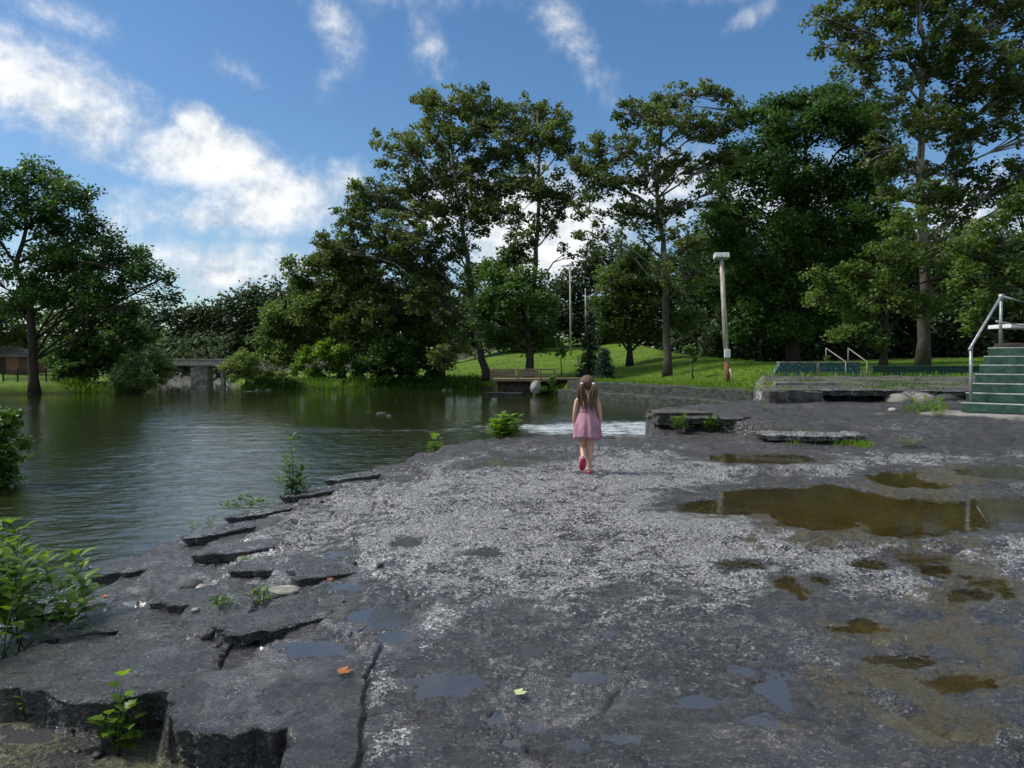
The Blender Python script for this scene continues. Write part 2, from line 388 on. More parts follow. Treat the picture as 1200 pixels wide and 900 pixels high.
def build_water():
    th = np.linspace(R(-55), R(50), 760); r = np.exp(np.concatenate([np.linspace(np.log(3), np.log(7), 60)[:-1], np.linspace(np.log(7), np.log(62), 900)[:-1], np.linspace(np.log(62), np.log(140), 80)]))
    T, RR = np.meshgrid(th, r); X = RR * np.sin(T); Y = RR * np.cos(T)
    foam = np.zeros_like(X)
    def g(x, y, sx, sy, a, rot=0):
        c, s = math.cos(rot), math.sin(rot); dx, dy = X - x, Y - y
        return a * np.exp(-((dx * c + dy * s) / sx) ** 2 - ((-dx * s + dy * c) / sy) ** 2)
    foam = g(5.5, 24, 4.5, 3.2, .95, .5) + g(3.5, 25.5, 4.5, 3.0, .62) + g(3, 30, 5, 3, .30) + g(1.0, 25, 4.5, 1.5, .42) + g(-5, 24.0, 4, .7, .50, -.05) + g(-11, 25.5, 5, .5, .42, -.08)
    foam += g(-24.5, 57, 3.5, 1.0, .8) + g(-20, 56.5, 2.0, .5, .55) + g(-34, 80, 2.5, 3, .15)
    foam = np.clip(foam + .25 * fbm(X * .4, Y * .6, 3, 9) * (foam > .08), 0, 1.1)
    turb = .26 + .28 * ss(.05, .6, foam) + .42 * g(-6, 15, 8, 9, 1, -.3) + .25 * g(2, 22, 8, 6, 1)
    turb = turb * 1.7 * (1 - .82 * ss(33, 48, Y))
    turb *= 1 + .5 * fbm(X * .12, Y * .2, 3, 21)
    wx_ = X * .95 + .3 * Y; wy_ = Y * 1.5 - .35 * X
    Z = np.clip(turb, .04, 1.3) * (.020 * fbm(wx_ * .8, wy_ * 1.0, 3, 2) + .010 * fbm(wx_ * 2.6, wy_ * 2.8, 3, 22)) * (1 - .85 * ss(35, 52, Y)) + .05 * fbm(X * 1.3, Y * 1.9, 4, 2) * ss(.1, .8, foam)
    V = np.stack([X.ravel(), Y.ravel(), Z.ravel()], 1); n = len(th)
    I = (np.arange(len(r) - 1)[:, None] * n + np.arange(n - 1)[None]).ravel()
    o = meshobj('river_water', V, np.stack([I, I + 1, I + n + 1, I + n], 1), M['water'], None, True)
    tag(o, kind='structure'); vattr(o, 'foam', foam); vattr(o, 'turb', np.clip(turb, .04, 1.6))
build_water()

# ------------------------------------------------------------ SETTING: limestone slab
SLAB = [(-.92, -6), (-.9, 3.06), (-1.02, 3.37), (-1.25, 3.42), (-1.5, 3.62), (-1.66, 3.6), (-1.85, 3.95), (-2.15, 3.9), (-2.5, 4.1), (-2.88, 4.35), (-3.3, 4.75), (-4.2, 5.2), (-4.5, 6.2), (-4.15, 7.25),
        (-3.55, 8.2), (-2.9, 8.9), (-2.24, 9.7), (-1.76, 10.3), (-1.03, 11.2), (-.3, 11.7), (.28, 12), (1.2, 11.75), (1.9, 11.3), (2.35, 12.0), (2.55, 12.9), (2.6, 14.3),
        (4.1, 15.8), (5.6, 16.9), (9.2, 28.3), (34, 28.3), (34, -6)]
STEPL = [(2.3, 13.0), (2.75, 12.2), (3.2, 12.0), (3.55, 11.4), (4.1, 10.9)]
def slab_base(X, Y):
    h = .65 + .042 * (np.minimum(Y, 12) - 3) + .015 * np.clip(Y - 12, 0, 6) + .008 * np.clip(X, 0, 14)
    u = np.clip(-X - .5, 0, 9); h = h - .1 * u - .025 * u * u
    # upper bed: sharp step where x < 4, gentle ramp further right
    front = 13.15 - .98 * (X - 2.3) + .28 * fbm(X * 1.3, Y * .7, 3, 41)
    front = np.maximum(front, 9.9 - .04 * X)
    wid = .08 + 2.6 * ss(3.9, 6.2, X)
    h = h + (.20) * ss(0, 1, (Y - front) / wid + .0) * ss(1.8, 2.3, X)
    return h
def terrace(X, Y):
    wob = .40 * fbm(X * .9, Y * .4, 5, 51)
    fr = 16.5 + .12 * np.clip(X - 9, 0, 20) + wob
    e = ss(0, .16, Y - fr) * .55 + ss(.25, .5, Y - fr + .2 * fbm(X * 1.7, Y, 3, 57)) * .45
    left = ss(5.5, 5.8, X + .15 * fbm(X, Y * 2, 2, 5) - (np.clip(Y - 17, 0, 20) * .34))
    return e * left
CR = []
for pl in ([(480, 688), (452, 735), (430, 775), (424, 835), (420, 900)], [(306, 703), (282, 740), (262, 775), (240, 822)], [(700, 578), (722, 566), (758, 556), (790, 552)],
           [(150, 812), (178, 792), (205, 792), (214, 812)], [(395, 672), (440, 668), (480, 688), (500, 700)], [(540, 905), (600, 893), (650, 905)], [(120, 672), (165, 668), (200, 672)], [(60, 742), (110, 758), (128, 772)],
           [(480, 780), (520, 768), (560, 775)], [(830, 640), (900, 655), (960, 650)], [(560, 560), (640, 552), (690, 540)], [(300, 640), (390, 612), (430, 600)]):
    CR.append([tuple(G(a, b, .72 if a > 380 else .5)[:2]) for a, b in pl])
# puddles: centre px, half size px, depth, warp
PUD = [(447, 722, 42, 17, .03), (372, 758, 42, 11, .012), (462, 744, 26, 7, .02), (522, 798, 42, 19, .03), (412, 684, 27, 5, .015), (398, 641, 16, 5, .012), (352, 658, 16, 4, .012),
       (198, 701, 22, 4, .02), (160, 702, 14, 4, .02), (200, 751, 14, 6, .02), (713, 744, 9, 5, .015), (620, 763, 14, 9, .012), (688, 794, 32, 7, .012), (905, 806, 24, 27, .012), (868, 786, 18, 8, .01),
       (820, 822, 38, 8, .01), (892, 846, 26, 10, .01), (580, 843, 13, 7, .01), (622, 850, 14, 8, .01), (672, 871, 20, 9, .01), (600, 868, 14, 6, .008), (730, 868, 24, 9, .01),
       (1000, 583, 170, 19, .05, 1), (1150, 594, 150, 19, .05, 1), (862, 595, 80, 9, .03, 1), (955, 612, 55, 11, .02, 1), (1070, 600, 100, 20, .03, 1), (893, 537, 66, 6, .025), (1076, 557, 60, 11, .03), (1190, 552, 70, 8, .02),
       (592, 541, 28, 5, .02), (640, 534, 40, 3, .02), (545, 548, 14, 3, .015), (478, 636, 17, 6, .012), (565, 649, 22, 4, .012), (930, 688, 20, 14, .012), (1075, 655, 40, 9, .012), (1105, 672, 30, 9, .012),
       (1020, 662, 22, 6, .01), (958, 682, 14, 6, .008), (868, 662, 30, 5, .01), (1160, 690, 36, 12, .012), (1130, 700, 30, 8, .01), (1060, 628, 50, 7, .012), (1010, 735, 40, 10, .01), (1125, 795, 44, 12, .008),
       (1050, 770, 40, 10, .01), (35, 862, 38, 11, .03)]
def slab_eval(X, Y):
    """returns z and zone attributes at world positions"""
    base = slab_base(X, Y)
    wx = X + .03 * fbm(X * 9, Y * 9, 3, 13) + .10 * fbm(X * 1.6, Y * 1.6, 4, 11); wy = Y + .04 * fbm(X * 9, Y * 9, 3, 14) + .10 * fbm(X * 1.6 + 9, Y * 1.6, 4, 12)
    sd = sdpoly(wx, wy, SLAB)
    px, py = proj(X, Y, base)
    def gz(x, y, sx, sy, a=1, rot=0):
        c, s = math.cos(rot), math.sin(rot); dx, dy = px - x, py - y
        return a * np.exp(-((dx * c + dy * s) / sx) ** 2 - ((-dx * s + dy * c) / sy) ** 2)
    nlow = fbm(X * .9, Y * .9, 4, 61)
    pale = gz(590, 620, 250, 55, .75, .05) + gz(600, 640, 340, 95, .38, .05) + gz(740, 560, 120, 28, .9) + gz(930, 650, 220, 45, .72, .12) + gz(330, 640, 130, 28, .65, -.3) + gz(500, 720, 60, 60, .25) + gz(450, 800, 30, 40, .45) + gz(460, 870, 35, 35, .45) + gz(1150, 600, 200, 60, .5) + gz(1000, 545, 150, 12, .55)
    pale = np.minimum(pale, .85) + (.65 * nlow + .5 * fbm(X * 2.6, Y * 2.6, 4, 62))  * ss(.02, .3, pale)
    pale = np.maximum(pale, .16 + .25 * nlow)
    rough = np.clip(.35 + pale * .8 + .3 * nlow, .15, 1.1)
    sm = ss(430, 415, px) * ss(560, 640, py) * (1 - gz(330, 640, 130, 28, .8, -.3)); rough = rough * (1 - .62 * sm); pale = pale * (1 - .75 * sm)
    alg = gz(1130, 700, 130, 90, .66, .3) + gz(1080, 830, 170, 80, .66) + gz(960, 628, 120, 24, .62) + gz(1000, 592, 230, 30, .75) + gz(890, 537, 90, 12, .6) + gz(1100, 556, 90, 16, .7) + gz(600, 541, 60, 8, .6) + gz(930, 685, 30, 25, .55) + gz(565, 648, 35, 10, .5) + gz(480, 635, 25, 10, .5) + gz(850, 672, 14, 8, .6) + gz(690, 655, 14, 8, .45) + gz(1000, 740, 60, 14, .45) + gz(640, 553, 60, 6, .3)
    alg = alg + .5 * fbm(X * 3, Y * 3, 3, 71) * ss(.02, .3, alg)
    wet = np.clip(.42 + .55 * ss(600, 760, py) + .45 * gz(340, 770, 130, 90) + .25 * nlow + .25 * alg, 0, 1)
    wet = np.clip(wet + .45 * gz(300, 720, 190, 90), 0, 1)
    z = base.copy()
    z += .030 * fbm(X * .8, Y * .8, 3, 31) + .030 * fbm(X * 3.1, Y * 2.6, 4, 32) * (.5 + rough)
    # bedding plates on the falling left side
    st = .085; q = (z + .055 * fbm(X * 1.3, Y * 1.3, 5, 33, .6)) / st; fr = q - np.floor(q)
    zq = st * (np.floor(q) + ss(.82, 1.0, fr)) ; wl = ss(-.9, -1.6, X - .08 * (Y - 6)); z = z * (1 - wl) + (zq * .85 + z * .15) * wl
    # shallow strata edges elsewhere
    q2 = (z * 1.0 + .06 * fbm(X * .45 + 3, Y * .9, 4, 37)) / .05; f2 = q2 - np.floor(q2)
    zq2 = .05 * (np.floor(q2) + ss(.9, 1.0, f2)); w2 = .38 * (1 - wl) * ss(8.5, 10.5, Y); z = z * (1 - w2) + (zq2 - .06 * fbm(X * .45 + 3, Y * .9, 4, 37) * 0) * w2
    z += .028 * rough * fbm(X * 7 + .6 * nlow, Y * 9, 4, 34, .6) + .020 * rough * (.5 - np.abs(fbm(X * 14, Y * 17, 3, 35))) + .011 * rough * fbm(X * 30, Y * 34, 3, 39, .6) + .004 * fbm(X * 55, Y * 55, 2, 36)
    # wavy wet skin on the smooth block
    z += .006 * sm * np.abs(fbm(X * 7 + Y * 3, Y * 13 - X * 5, 3, 38))
    wf = .8 * np.exp(-(((px - 1010) / 260) ** 2 + ((py - 592) / 42) ** 2) ** 2); z = z * (1 - wf) + (.845 + .3 * (z - .845)) * wf
    z += .035 * fbm(X * 1.6, Y * 4.5 + .4 * X, 4, 47, .55) * ss(9.3, 11.0, Y)
    # cracks
    for c in CR:
        d = dline(X + .02 * fbm(X * 9, Y * 9, 2, 44), Y + .02 * fbm(X * 9, Y * 9 + 5, 2, 45), c)
        z -= .035 * np.exp(-(d / .012) ** 2) + .008 * np.exp(-(d / .05) ** 2)
    ridge = np.abs(fbm(X * .55 + 7, Y * .75, 3, 46)); z -= .02 * np.exp(-(ridge / .009) ** 2)
    te = terrace(X, Y); zt = 1.56 + .012 * (Y - 17) * ss(17, 28, Y) + .06 * fbm(X * 1.2, Y * .9, 4, 62)
    z = z * (1 - te) + zt * te + .35 * fbm(X * 2.3, Y * 2.3, 4, 68) * te * (1 - te) * 2
    # outside the slab: lower shelf (bottom left) or river bed
    shelf = .30 + .10 * (X + 1) + .05 * fbm(X * 1.2, Y * 1.2, 4, 63) + .012 * fbm(X * 9, Y * 9, 3, 64)
    shelf = shelf + (-.7) * ss(4.7, 5.5, Y - .1 * (X + 2)) + (-.6) * ss(-4.2, -5.6, X)
    low = np.where((Y < 6) & (X < 0), shelf, -.6)
    tw = .05 + .35 * ss(-2.7, -4.0, X) * ss(5, 6, Y)
    k = ss(-tw, .0, sd - 0.0)
    cliff = .03 * fbm(X * 6, Y * 6, 3, 65)
    z = low * (1 - k) + z * k + cliff * k * (1 - k) * 4
    moss = (1 - k) * (.55 + .4 * fbm(X * 2, Y * 2, 3, 66)) * (Y < 6) + .55 * te * ss(16.8, 17.5, Y) * (fbm(X * .8, Y * .8, 3, 67) > 0) + .25 * (te > .02) * (te < .98)
    pale = np.where(te > .5, .25, pale); rough = np.where(k < .5, .8, rough); wet = np.where(te > .5, .1, wet); wet = wet * (.35 + .65 * k)
    pale = np.where((te > .03) & (te < .97), .55, pale)
    return z, dict(pale=np.clip(pale, 0, 1.2), rough=rough, algae=np.clip(alg, 0, 1) * (k > .5), wet=wet, moss=np.clip(moss, 0, 1)), px, py

def build_slab():
    th = np.linspace(R(-58), R(52), 900)
    r = np.exp(np.concatenate([np.linspace(np.log(1.2), np.log(2.4), 50)[:-1], np.linspace(np.log(2.4), np.log(12), 420)[:-1], np.linspace(np.log(12), np.log(40), 170)]))
    T, RR = np.meshgrid(th, r); X = RR * np.sin(T); Y = RR * np.cos(T)
    z, at, px, py = slab_eval(X, Y)
    water = []
    groups = {}
    for i, pd in enumerate(PUD): groups.setdefault(('c', pd[5]) if len(pd) > 5 else ('s', i), []).append((i, pd))
    for key, lst in groups.items():
        W_ = np.full(z.shape, -9.0); dep = lst[0][1][4]; NE = np.zeros(z.shape, bool)
        for i, pd in lst:
            cx, cy, rx, ry = pd[:4]; lowp = (cx < 80 and cy > 800)
            zc = .12 if lowp else .8
            for _ in range(6):
                p = G(cx, cy, zc)
                if lowp: break
                zc = float(slab_base(np.array([p[0]]), np.array([p[1]]))[0])
            p = G(cx, cy, zc); H = CAMZ - zc
            a = rx * p[1] / F; b = ry * p[1] ** 2 / (F * H); sl = p[0] / p[1]
            near = (np.abs(X - p[0]) < a * 2.6 + b + .4) & (np.abs(Y - p[1]) < b * 3 + .4)
            xs, ys = X[near], Y[near]
            ua, ub = (xs - p[0]) / a, (ys - p[1]) / b; fa = 1.15 if rx < 60 else 3.0
            wxn = .95 * a * (1 if rx < 60 else .25) * fbm(ua * fa + i * 3.7, ub * 1.15, 4, 81 + i % 7, .6); wyn = (1.0 if rx < 60 else .55) * b * fbm(ua * fa, ub * 1.15 + i * 2.9, 4, 91 + i % 5, .6)
            dy = (ys - p[1] + wyn) / b; dx = (xs - p[0] - 0.5 * sl * (ys - p[1]) + wxn) / a
            W_[near] = np.maximum(W_[near], 1 - np.hypot(dx, dy)); NE |= near
        near = NE; w = W_[near]; xs, ys = X[near], Y[near]
        loc = z[near]
        inn = w > -.12
        if inn.sum() < 3: continue
        lvl = float(np.median(loc[inn])) - .006
        rr = at['rough'][near]
        bot = lvl - dep * ss(.0, .5, w) + .006 * rr * fbm(xs * 12, ys * 14, 3, 101) + (.016 if dep < .02 else .008) * fbm(xs * 7, ys * 8, 4, 102)
        fl = ss(-.9, -.05, w) * (np.abs(loc - lvl) < .15); loc = loc * (1 - fl) + (lvl + (loc - lvl) * .30 + .004) * fl
        kk = ss(-.08, .10, w)
        newz = loc * (1 - kk) + np.minimum(bot, loc) * kk
        newz = newz + np.where(w <= 0, np.clip(lvl + .004 + .004 * ss(0, -.2, w) - newz, 0, .05) * ss(-.9, -.3, w), 0)
        z[near] = newz
        at['pale'][near] *= 1 - .8 * ss(-.55, -.05, w)
        if dep > .005: 
            aw = at['wet'][near]; at['wet'][near] = np.maximum(aw, .8 * ss(-.3, 0, w))
        pool = (cx > 820 and cy < 700) or cx > 980
        wg = np.full(z.shape, -9.0); wg[near] = w; water.append((wg > -.22, lvl, pool))
    # ledges facing the viewer are undercut: the foot of each step sits further back than its lip
    ah = z.copy(); dr = np.diff(r, append=r[-1] * 2 - r[-2]); K = np.clip(np.round(.13 / dr), 1, 12).astype(int)
    for k in range(1, 13):
        sh = np.vstack([z[k:], z[-1:].repeat(k, 0)]); use = (K >= k)[:, None]; ah = np.where(use, np.maximum(ah, sh), ah)
    push = 0
    RR2 = RR + push; X = RR2 * np.sin(T); Y = RR2 * np.cos(T)
    V = np.stack([X.ravel(), Y.ravel(), z.ravel()], 1); n = len(th)
    I = (np.arange(len(r) - 1)[:, None] * n + np.arange(n - 1)[None]).ravel()
    o = meshobj('rock_slab', V, np.stack([I, I + 1, I + n + 1, I + n], 1), M['rock'], None, True)
    tag(o, kind='structure')
    for k, v in at.items(): vattr(o, k, v)
    byl = {}
    for mk, lvl, pl_ in water: byl[lvl] = (mk, pl_)
    X0 = RR * np.sin(T); Y0 = RR * np.cos(T); idx = np.arange(z.size).reshape(z.shape)
    for lvl, (mk, pl_) in byl.items():
        fm = mk[:-1, :-1] & mk[1:, :-1] & mk[:-1, 1:] & mk[1:, 1:]
        q0 = idx[:-1, :-1][fm]
        if len(q0) < 3: continue
        Fw = np.stack([q0, q0 + 1, q0 + n + 1, q0 + n], 1); uq, inv = np.unique(Fw, return_inverse=True)
        Vw = np.stack([X0.ravel()[uq], Y0.ravel()[uq], np.full(len(uq), lvl)], 1)
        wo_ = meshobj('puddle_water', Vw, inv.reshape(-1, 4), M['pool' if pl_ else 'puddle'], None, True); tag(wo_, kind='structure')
    return th, r, z
TH, RAD, SZ = build_slab()
def slabz(x, y):
    t = math.atan2(x, y); r = math.hypot(x, y)
    i = int(np.clip(np.searchsorted(RAD, r), 0, len(RAD) - 1)); j = int(np.clip(np.searchsorted(TH, t), 0, len(TH) - 1))
    return float(SZ[i, j])
def onslab(px, py):
    z = .8
    for _ in range(12):
        p = G(px, py, z); z = .5 * z + .5 * slabz(p[0], p[1])
    return np.array([p[0], p[1], slabz(p[0], p[1])])

# ------------------------------------------------------------ FOLIAGE
def unit(v): return v / (np.linalg.norm(v, axis=-1, keepdims=True) + 1e-9)
def leafcloud(name, C, size, mat, parent, org, tint=None, aspect=.62, up=.7):
    n = len(C)
    nrm = RNG.normal(size=(n, 3)); nrm[:, 2] = np.abs(nrm[:, 2]) + up; nrm = unit(nrm)
    a = unit(np.cross(nrm, RNG.normal(size=(n, 3)))); b = np.cross(nrm, a)
    s = size * RNG.uniform(.6, 1.35, (n, 1)); C = C - np.array(org)[None]
    q = nrm * s * .12
    V = np.stack([C - a * s * .5, C + b * s * aspect * .5 - a * s * .08 - q, C + a * s * .5, C - b * s * aspect * .5 - a * s * .08 - q], 1).reshape(-1, 3)
    Fc = np.arange(n * 4).reshape(n, 4)
    o = meshobj(name, V, Fc, mat, parent)
    if tint is None: tint = RNG.random(n)
    fattr(o, 'tint', np.clip(tint, 0, 1)); return o
def clumps(c, Rr, n, flat=.8, deep=1.0):
    d = unit(RNG.normal(size=(n, 3))); r = RNG.random((n, 1)) ** .42
    return np.array(c)[None] + d * r * Rr * np.array([1, deep, flat])[None]
def tree(name, label, D, trunk, r0, blobs, leaf=.22, dens=1.0, mat='dense', bark='bark', group=None, rc=.62, nl=38, basez=None, cat='tree', twigs=True, deep=1.0, flat=.8, limbr=.12, tintbias=0.0):
    b = P(trunk[0][0], trunk[0][1], D); bz = tz(b[0], b[1]) if basez is None else basez
    base = np.array([b[0], b[1], bz - .05])
    root = thing(name, base, label, cat, group)
    pts = [np.zeros(3)] + [P(x, y, D) + np.array([0, RNG.uniform(-.4, .4), 0]) - base for x, y in trunk[1:]]
    # refine trunk with slight bends
    fine = []
    for p0, p1 in zip(pts[:-1], pts[1:]):
        for k in range(3): fine.append(p0 + (p1 - p0) * k / 3 + (RNG.normal(size=3) * .05 if k else 0))
    fine.append(pts[-1]); m = len(fine)
    V, Fc = [], []
    rad = [r0 * (1.35 if i == 0 else 1.0) * (1 - .82 * (i / (m - 1)) ** .9) for i in range(m)]
    tube(V, Fc, fine, rad, 9)
    allc = []; tints = []
    fz = np.array([p[2] for p in fine])
    if mat == 'syc': blobs = [(q_[0], q_[1], q_[2] * 1.12) + tuple(q_[3:]) for q_ in blobs]
    for bl in blobs:
        px, py, rp = bl[:3]; dy = bl[3] if len(bl) > 3 else RNG.uniform(-.9, .9) * rp * D / F * 1.0
        dd = bl[4] if len(bl) > 4 else 1.0
        Rr = rp * D / F; c = P(px, py, D) ; c = c + np.array([0, dy, 0]) - base
        hd = math.hypot(c[0], c[1]); want = c[2] - .55 * hd - .3 * Rr
        i = int(np.argmin(np.abs(fz - max(want, fz[-1] * .18)))); s = fine[i]
        mid = (s + c) / 2 + np.array([0, 0, .12 * hd]) + RNG.normal(size=3) * (.15 + .06 * hd)
        rl = min(limbr, rad[i] * .7)
        tube(V, Fc, [s, mid * .5 + s * .5 + RNG.normal(size=3) * .03 * hd, mid, mid * .5 + c * .5 + RNG.normal(size=3) * .03 * hd, c], [rl, rl * .8, rl * .6, rl * .45, rl * .3], 6)
        n = max(3, int(dens * dd * Rr * Rr * 8.5)); cc = clumps(c, Rr, n, flat, deep)
        if twigs:
            for q in cc[: 26]: tube(V, Fc, [c if RNG.random() < .5 else mid, (c + q) / 2 + RNG.normal(size=3) * .12, q], [.035, .025, .01], 4, False)
        allc.append(cc); tints += [np.clip(.5 + .26 * RNG.normal() + tintbias, 0, 1)] * n
    meshobj('trunk', V, Fc, M[bark], root, True)
    cc = np.concatenate(allc); tt = np.array(tints)
    tt = tt + .15 * RNG.normal(size=len(tt))
    k = RNG.poisson(nl * 1.3, len(cc)); rep = np.repeat(np.arange(len(cc)), k)
    pos = cc[rep] + np.clip(RNG.normal(size=(len(rep), 3)), -1.9, 1.9) * rc * np.array([.6, .6, .42])
    leafcloud('crown', pos + base, leaf * 1.22, M[mat], root, base, tt[rep] + .16 * RNG.normal(size=len(rep)))
    return root

def woods(name, blobs, leaf, dens, mat, tint=.5):
    C = []; T = []
    for px, py, rp, D in blobs:
        Rr = rp * D / F; c = P(px, py, D); n = int(dens * Rr * Rr * 5.5)
        q = clumps(c, Rr, n, 1.0, .8); k = RNG.poisson(36, n); rep = np.repeat(np.arange(n), k)
        C.append(q[rep] + RNG.normal(size=(len(rep), 3)) * .55); T.append(np.full(len(rep), tint + .25 * RNG.normal()) + .2 * RNG.normal(size=len(rep)))
    C = np.concatenate(C); o = leafcloud(name, C, leaf, M[mat], None, (0, 0, 0), np.concatenate(T)); return o

# tall sycamores on the lawn
tree('sycamore_tree', 'tall airy sycamore with forked pale trunk left of the small wooden dock', 62, [(571, 441), (563, 410), (552, 350), (548, 300), (540, 250), (530, 190), (525, 140)], .36,
     [(530, 130, 30), (560, 128, 24), (500, 150, 28), (470, 180, 30), (555, 165, 32), (520, 190, 36), (480, 220, 38), (440, 235, 30), (415, 255, 26), (550, 215, 34), (430, 285, 36), (480, 275, 40), (520, 250, 34), (395, 290, 24), (460, 325, 36), (505, 310, 30), (560, 255, 28), (410, 330, 34), (575, 190, 24), (585, 145, 20), (445, 365, 32), (535, 290, 22), (555, 330, 22, -2), (520, 420, 16, -3), (500, 350, 26), (400, 300, 26), (425, 225, 20), (500, 120, 16), (575, 230, 26), (380, 285, 14)],
     .26, .85, 'syc', 'bark_syc', 'tall airy sycamores', .44, 32, limbr=.09)
tree('sycamore_tree', 'slender tall sycamore directly behind the small wooden dock', 59, [(619, 437), (622, 400), (624, 340), (628, 290), (632, 230), (630, 160), (630, 130)], .32,
     [(630, 125, 24), (605, 135, 20), (655, 130, 18), (640, 165, 26), (610, 175, 26), (665, 175, 20), (595, 215, 26), (640, 215, 26, 1, .8), (675, 225, 22, 0, .7), (610, 250, 26, 0, .8), (650, 262, 24, 0, .5), (600, 290, 20), (668, 300, 16, 0, .5), (625, 215, 26, -1), (620, 280, 18, -1), (655, 235, 22), (600, 160, 24), (655, 160, 22)],
     .25, .78, 'syc', 'bark_syc', 'tall airy sycamores', .42, 30, limbr=.08)
tree('sycamore_tree', 'tall airy sycamore on the lawn just left of the pole lamp', 52, [(782, 431), (782, 380), (780, 310), (776, 265), (770, 215), (775, 150), (790, 110)], .30,
     [(815, 105, 18), (790, 112, 22), (845, 115, 18), (760, 122, 22), (735, 130, 20), (770, 150, 30), (810, 150, 28), (845, 150, 26), (730, 170, 28), (700, 165, 18), (790, 190, 30), (750, 205, 28), (715, 215, 26), (825, 195, 28), (690, 245, 20, 0, .8), (740, 250, 28, 0, .8), (800, 235, 24), (775, 275, 22, 0, .6), (720, 285, 20, 0, .6), (835, 230, 20), (770, 320, 22, -2, .7), (800, 290, 24, -2, .8), (700, 200, 22), (760, 250, 24), (810, 320, 22, -1), (855, 185, 24), (680, 195, 18), (695, 270, 18), (860, 130, 16)],
     .24, .76, 'syc', 'bark_syc', 'tall airy sycamores', .40, 32, limbr=.08)
tree('sycamore_tree', 'tallest sycamore, rising out of the picture behind the green steps', 44, [(1081, 420), (1081, 340), (1080, 260), (1078, 190), (1082, 120), (1078, 50), (1070, -40)], .37,
     [(975, 15, 22), (1005, 30, 34), (1040, 10, 36), (1090, 0, 40), (1140, 10, 40), (1190, 20, 40), (1040, 60, 30, 0, .8), (1000, 70, 24), (1075, 90, 32, 0, .8), (1120, 70, 36), (1170, 80, 38), (1210, 90, 40), (1050, 130, 26, 0, .7), (1110, 140, 34), (1160, 150, 36), (1205, 160, 36), (1060, 200, 24), (1120, 205, 34, 0, .8), (1175, 215, 36), (1215, 230, 30), (1040, 225, 22), (1100, 240, 26), (1150, 250, 26), (1010, 100, 20), (1060, -40, 60), (1150, -60, 70), (1230, -20, 60), (1250, 100, 50), (1250, 200, 45), (1075, 240, 30, -2), (1085, 300, 30, -2), (1070, 150, 30, -2), (1030, 180, 26), (1095, 60, 36, -2), (1140, 110, 36)],
     .23, .95, 'syc', 'bark_syc', 'tall airy sycamores', .38, 30, limbr=.08, tintbias=-.12)
tree('sycamore_tree', 'leaning sycamore with bare pale trunk showing left of the forked one', 64, [(517, 441), (512, 410), (500, 365), (495, 342), (486, 318), (480, 300)], .34,
     [(470, 300, 22), (500, 320, 24), (520, 345, 26), (480, 365, 24), (515, 385, 26), (450, 345, 24), (540, 370, 24), (495, 405, 24, 2), (535, 405, 22, 2)], .26, .8, 'mid', 'bark_syc', 'tall airy sycamores', .55, 34)
# full dense trees
tree('maple_tree', 'huge dark green maple behind the pole lamp with branches to the lawn', 56, [(930, 426), (930, 380), (935, 300), (940, 220), (945, 150)], .5,
     [(985, 110, 26), (950, 115, 26), (915, 125, 22), (1015, 125, 22), (880, 135, 18), (960, 150, 36), (1005, 160, 34), (910, 165, 34), (875, 185, 28), (1030, 190, 26), (850, 205, 20), (900, 215, 38), (950, 215, 42), (1000, 220, 40), (865, 250, 34), (920, 265, 42), (975, 270, 42), (845, 290, 30), (885, 310, 38), (940, 320, 42), (995, 320, 38), (1030, 260, 28), (850, 335, 30), (890, 360, 36), (835, 260, 20), (940, 365, 34), (985, 360, 28), (865, 375, 28), (915, 385, 26), (1030, 310, 26)],
     .24, 1.6, 'dense', 'bark', None, .6, 40)
tree('maple_tree', 'dense rounded tree between the two sycamore trunks above the dock', 57, [(620, 434), (622, 400), (610, 350), (605, 310)], .32,
     [(600, 305, 26), (580, 325, 26), (620, 330, 22), (595, 350, 32), (630, 360, 24), (570, 365, 26), (605, 385, 28), (640, 390, 20), (575, 395, 22), (628, 405, 16)], .23, 1.35, 'dense', 'bark', None, .5, 38)
tree('maple_tree', 'dense green tree on the lawn slope behind the spruce', 66, [(738, 405), (738, 380), (738, 340)], .3,
     [(740, 310, 24), (720, 325, 20), (762, 330, 22), (738, 345, 28), (715, 362, 24), (765, 365, 24), (740, 382, 24), (785, 345, 20), (708, 390, 14), (770, 392, 16), (800, 375, 20)], .26, 1.25, 'mid', 'bark', None, .6, 38, tintbias=-.2)
tree('maple_tree', 'lighter leafy maple with drooping branches behind the far handrails', 40, [(1035, 425), (1040, 380), (1050, 330)], .22,
     [(1040, 300, 30), (1005, 320, 24), (1075, 310, 30), (975, 345, 22), (1010, 355, 26), (1050, 345, 30), (1090, 355, 24), (990, 385, 20), (1025, 390, 22), (960, 325, 16), (1060, 260, 24), (1110, 320, 24)],
     .19, 1.3, 'mid', 'bark', None, .42, 38)
tree('maple_tree', 'light green leafy maple overhanging the lawn behind the top of the steps', 36, [(1215, 425), (1210, 380), (1190, 320)], .22,
     [(1190, 240, 28), (1165, 265, 26), (1200, 280, 32), (1150, 295, 26), (1180, 320, 28), (1130, 330, 24), (1165, 350, 24), (1205, 350, 26), (1215, 250, 24), (1120, 290, 20), (1140, 375, 16)],
     .19, 1.25, 'mid', 'bark', None, .42, 38, tintbias=.1)
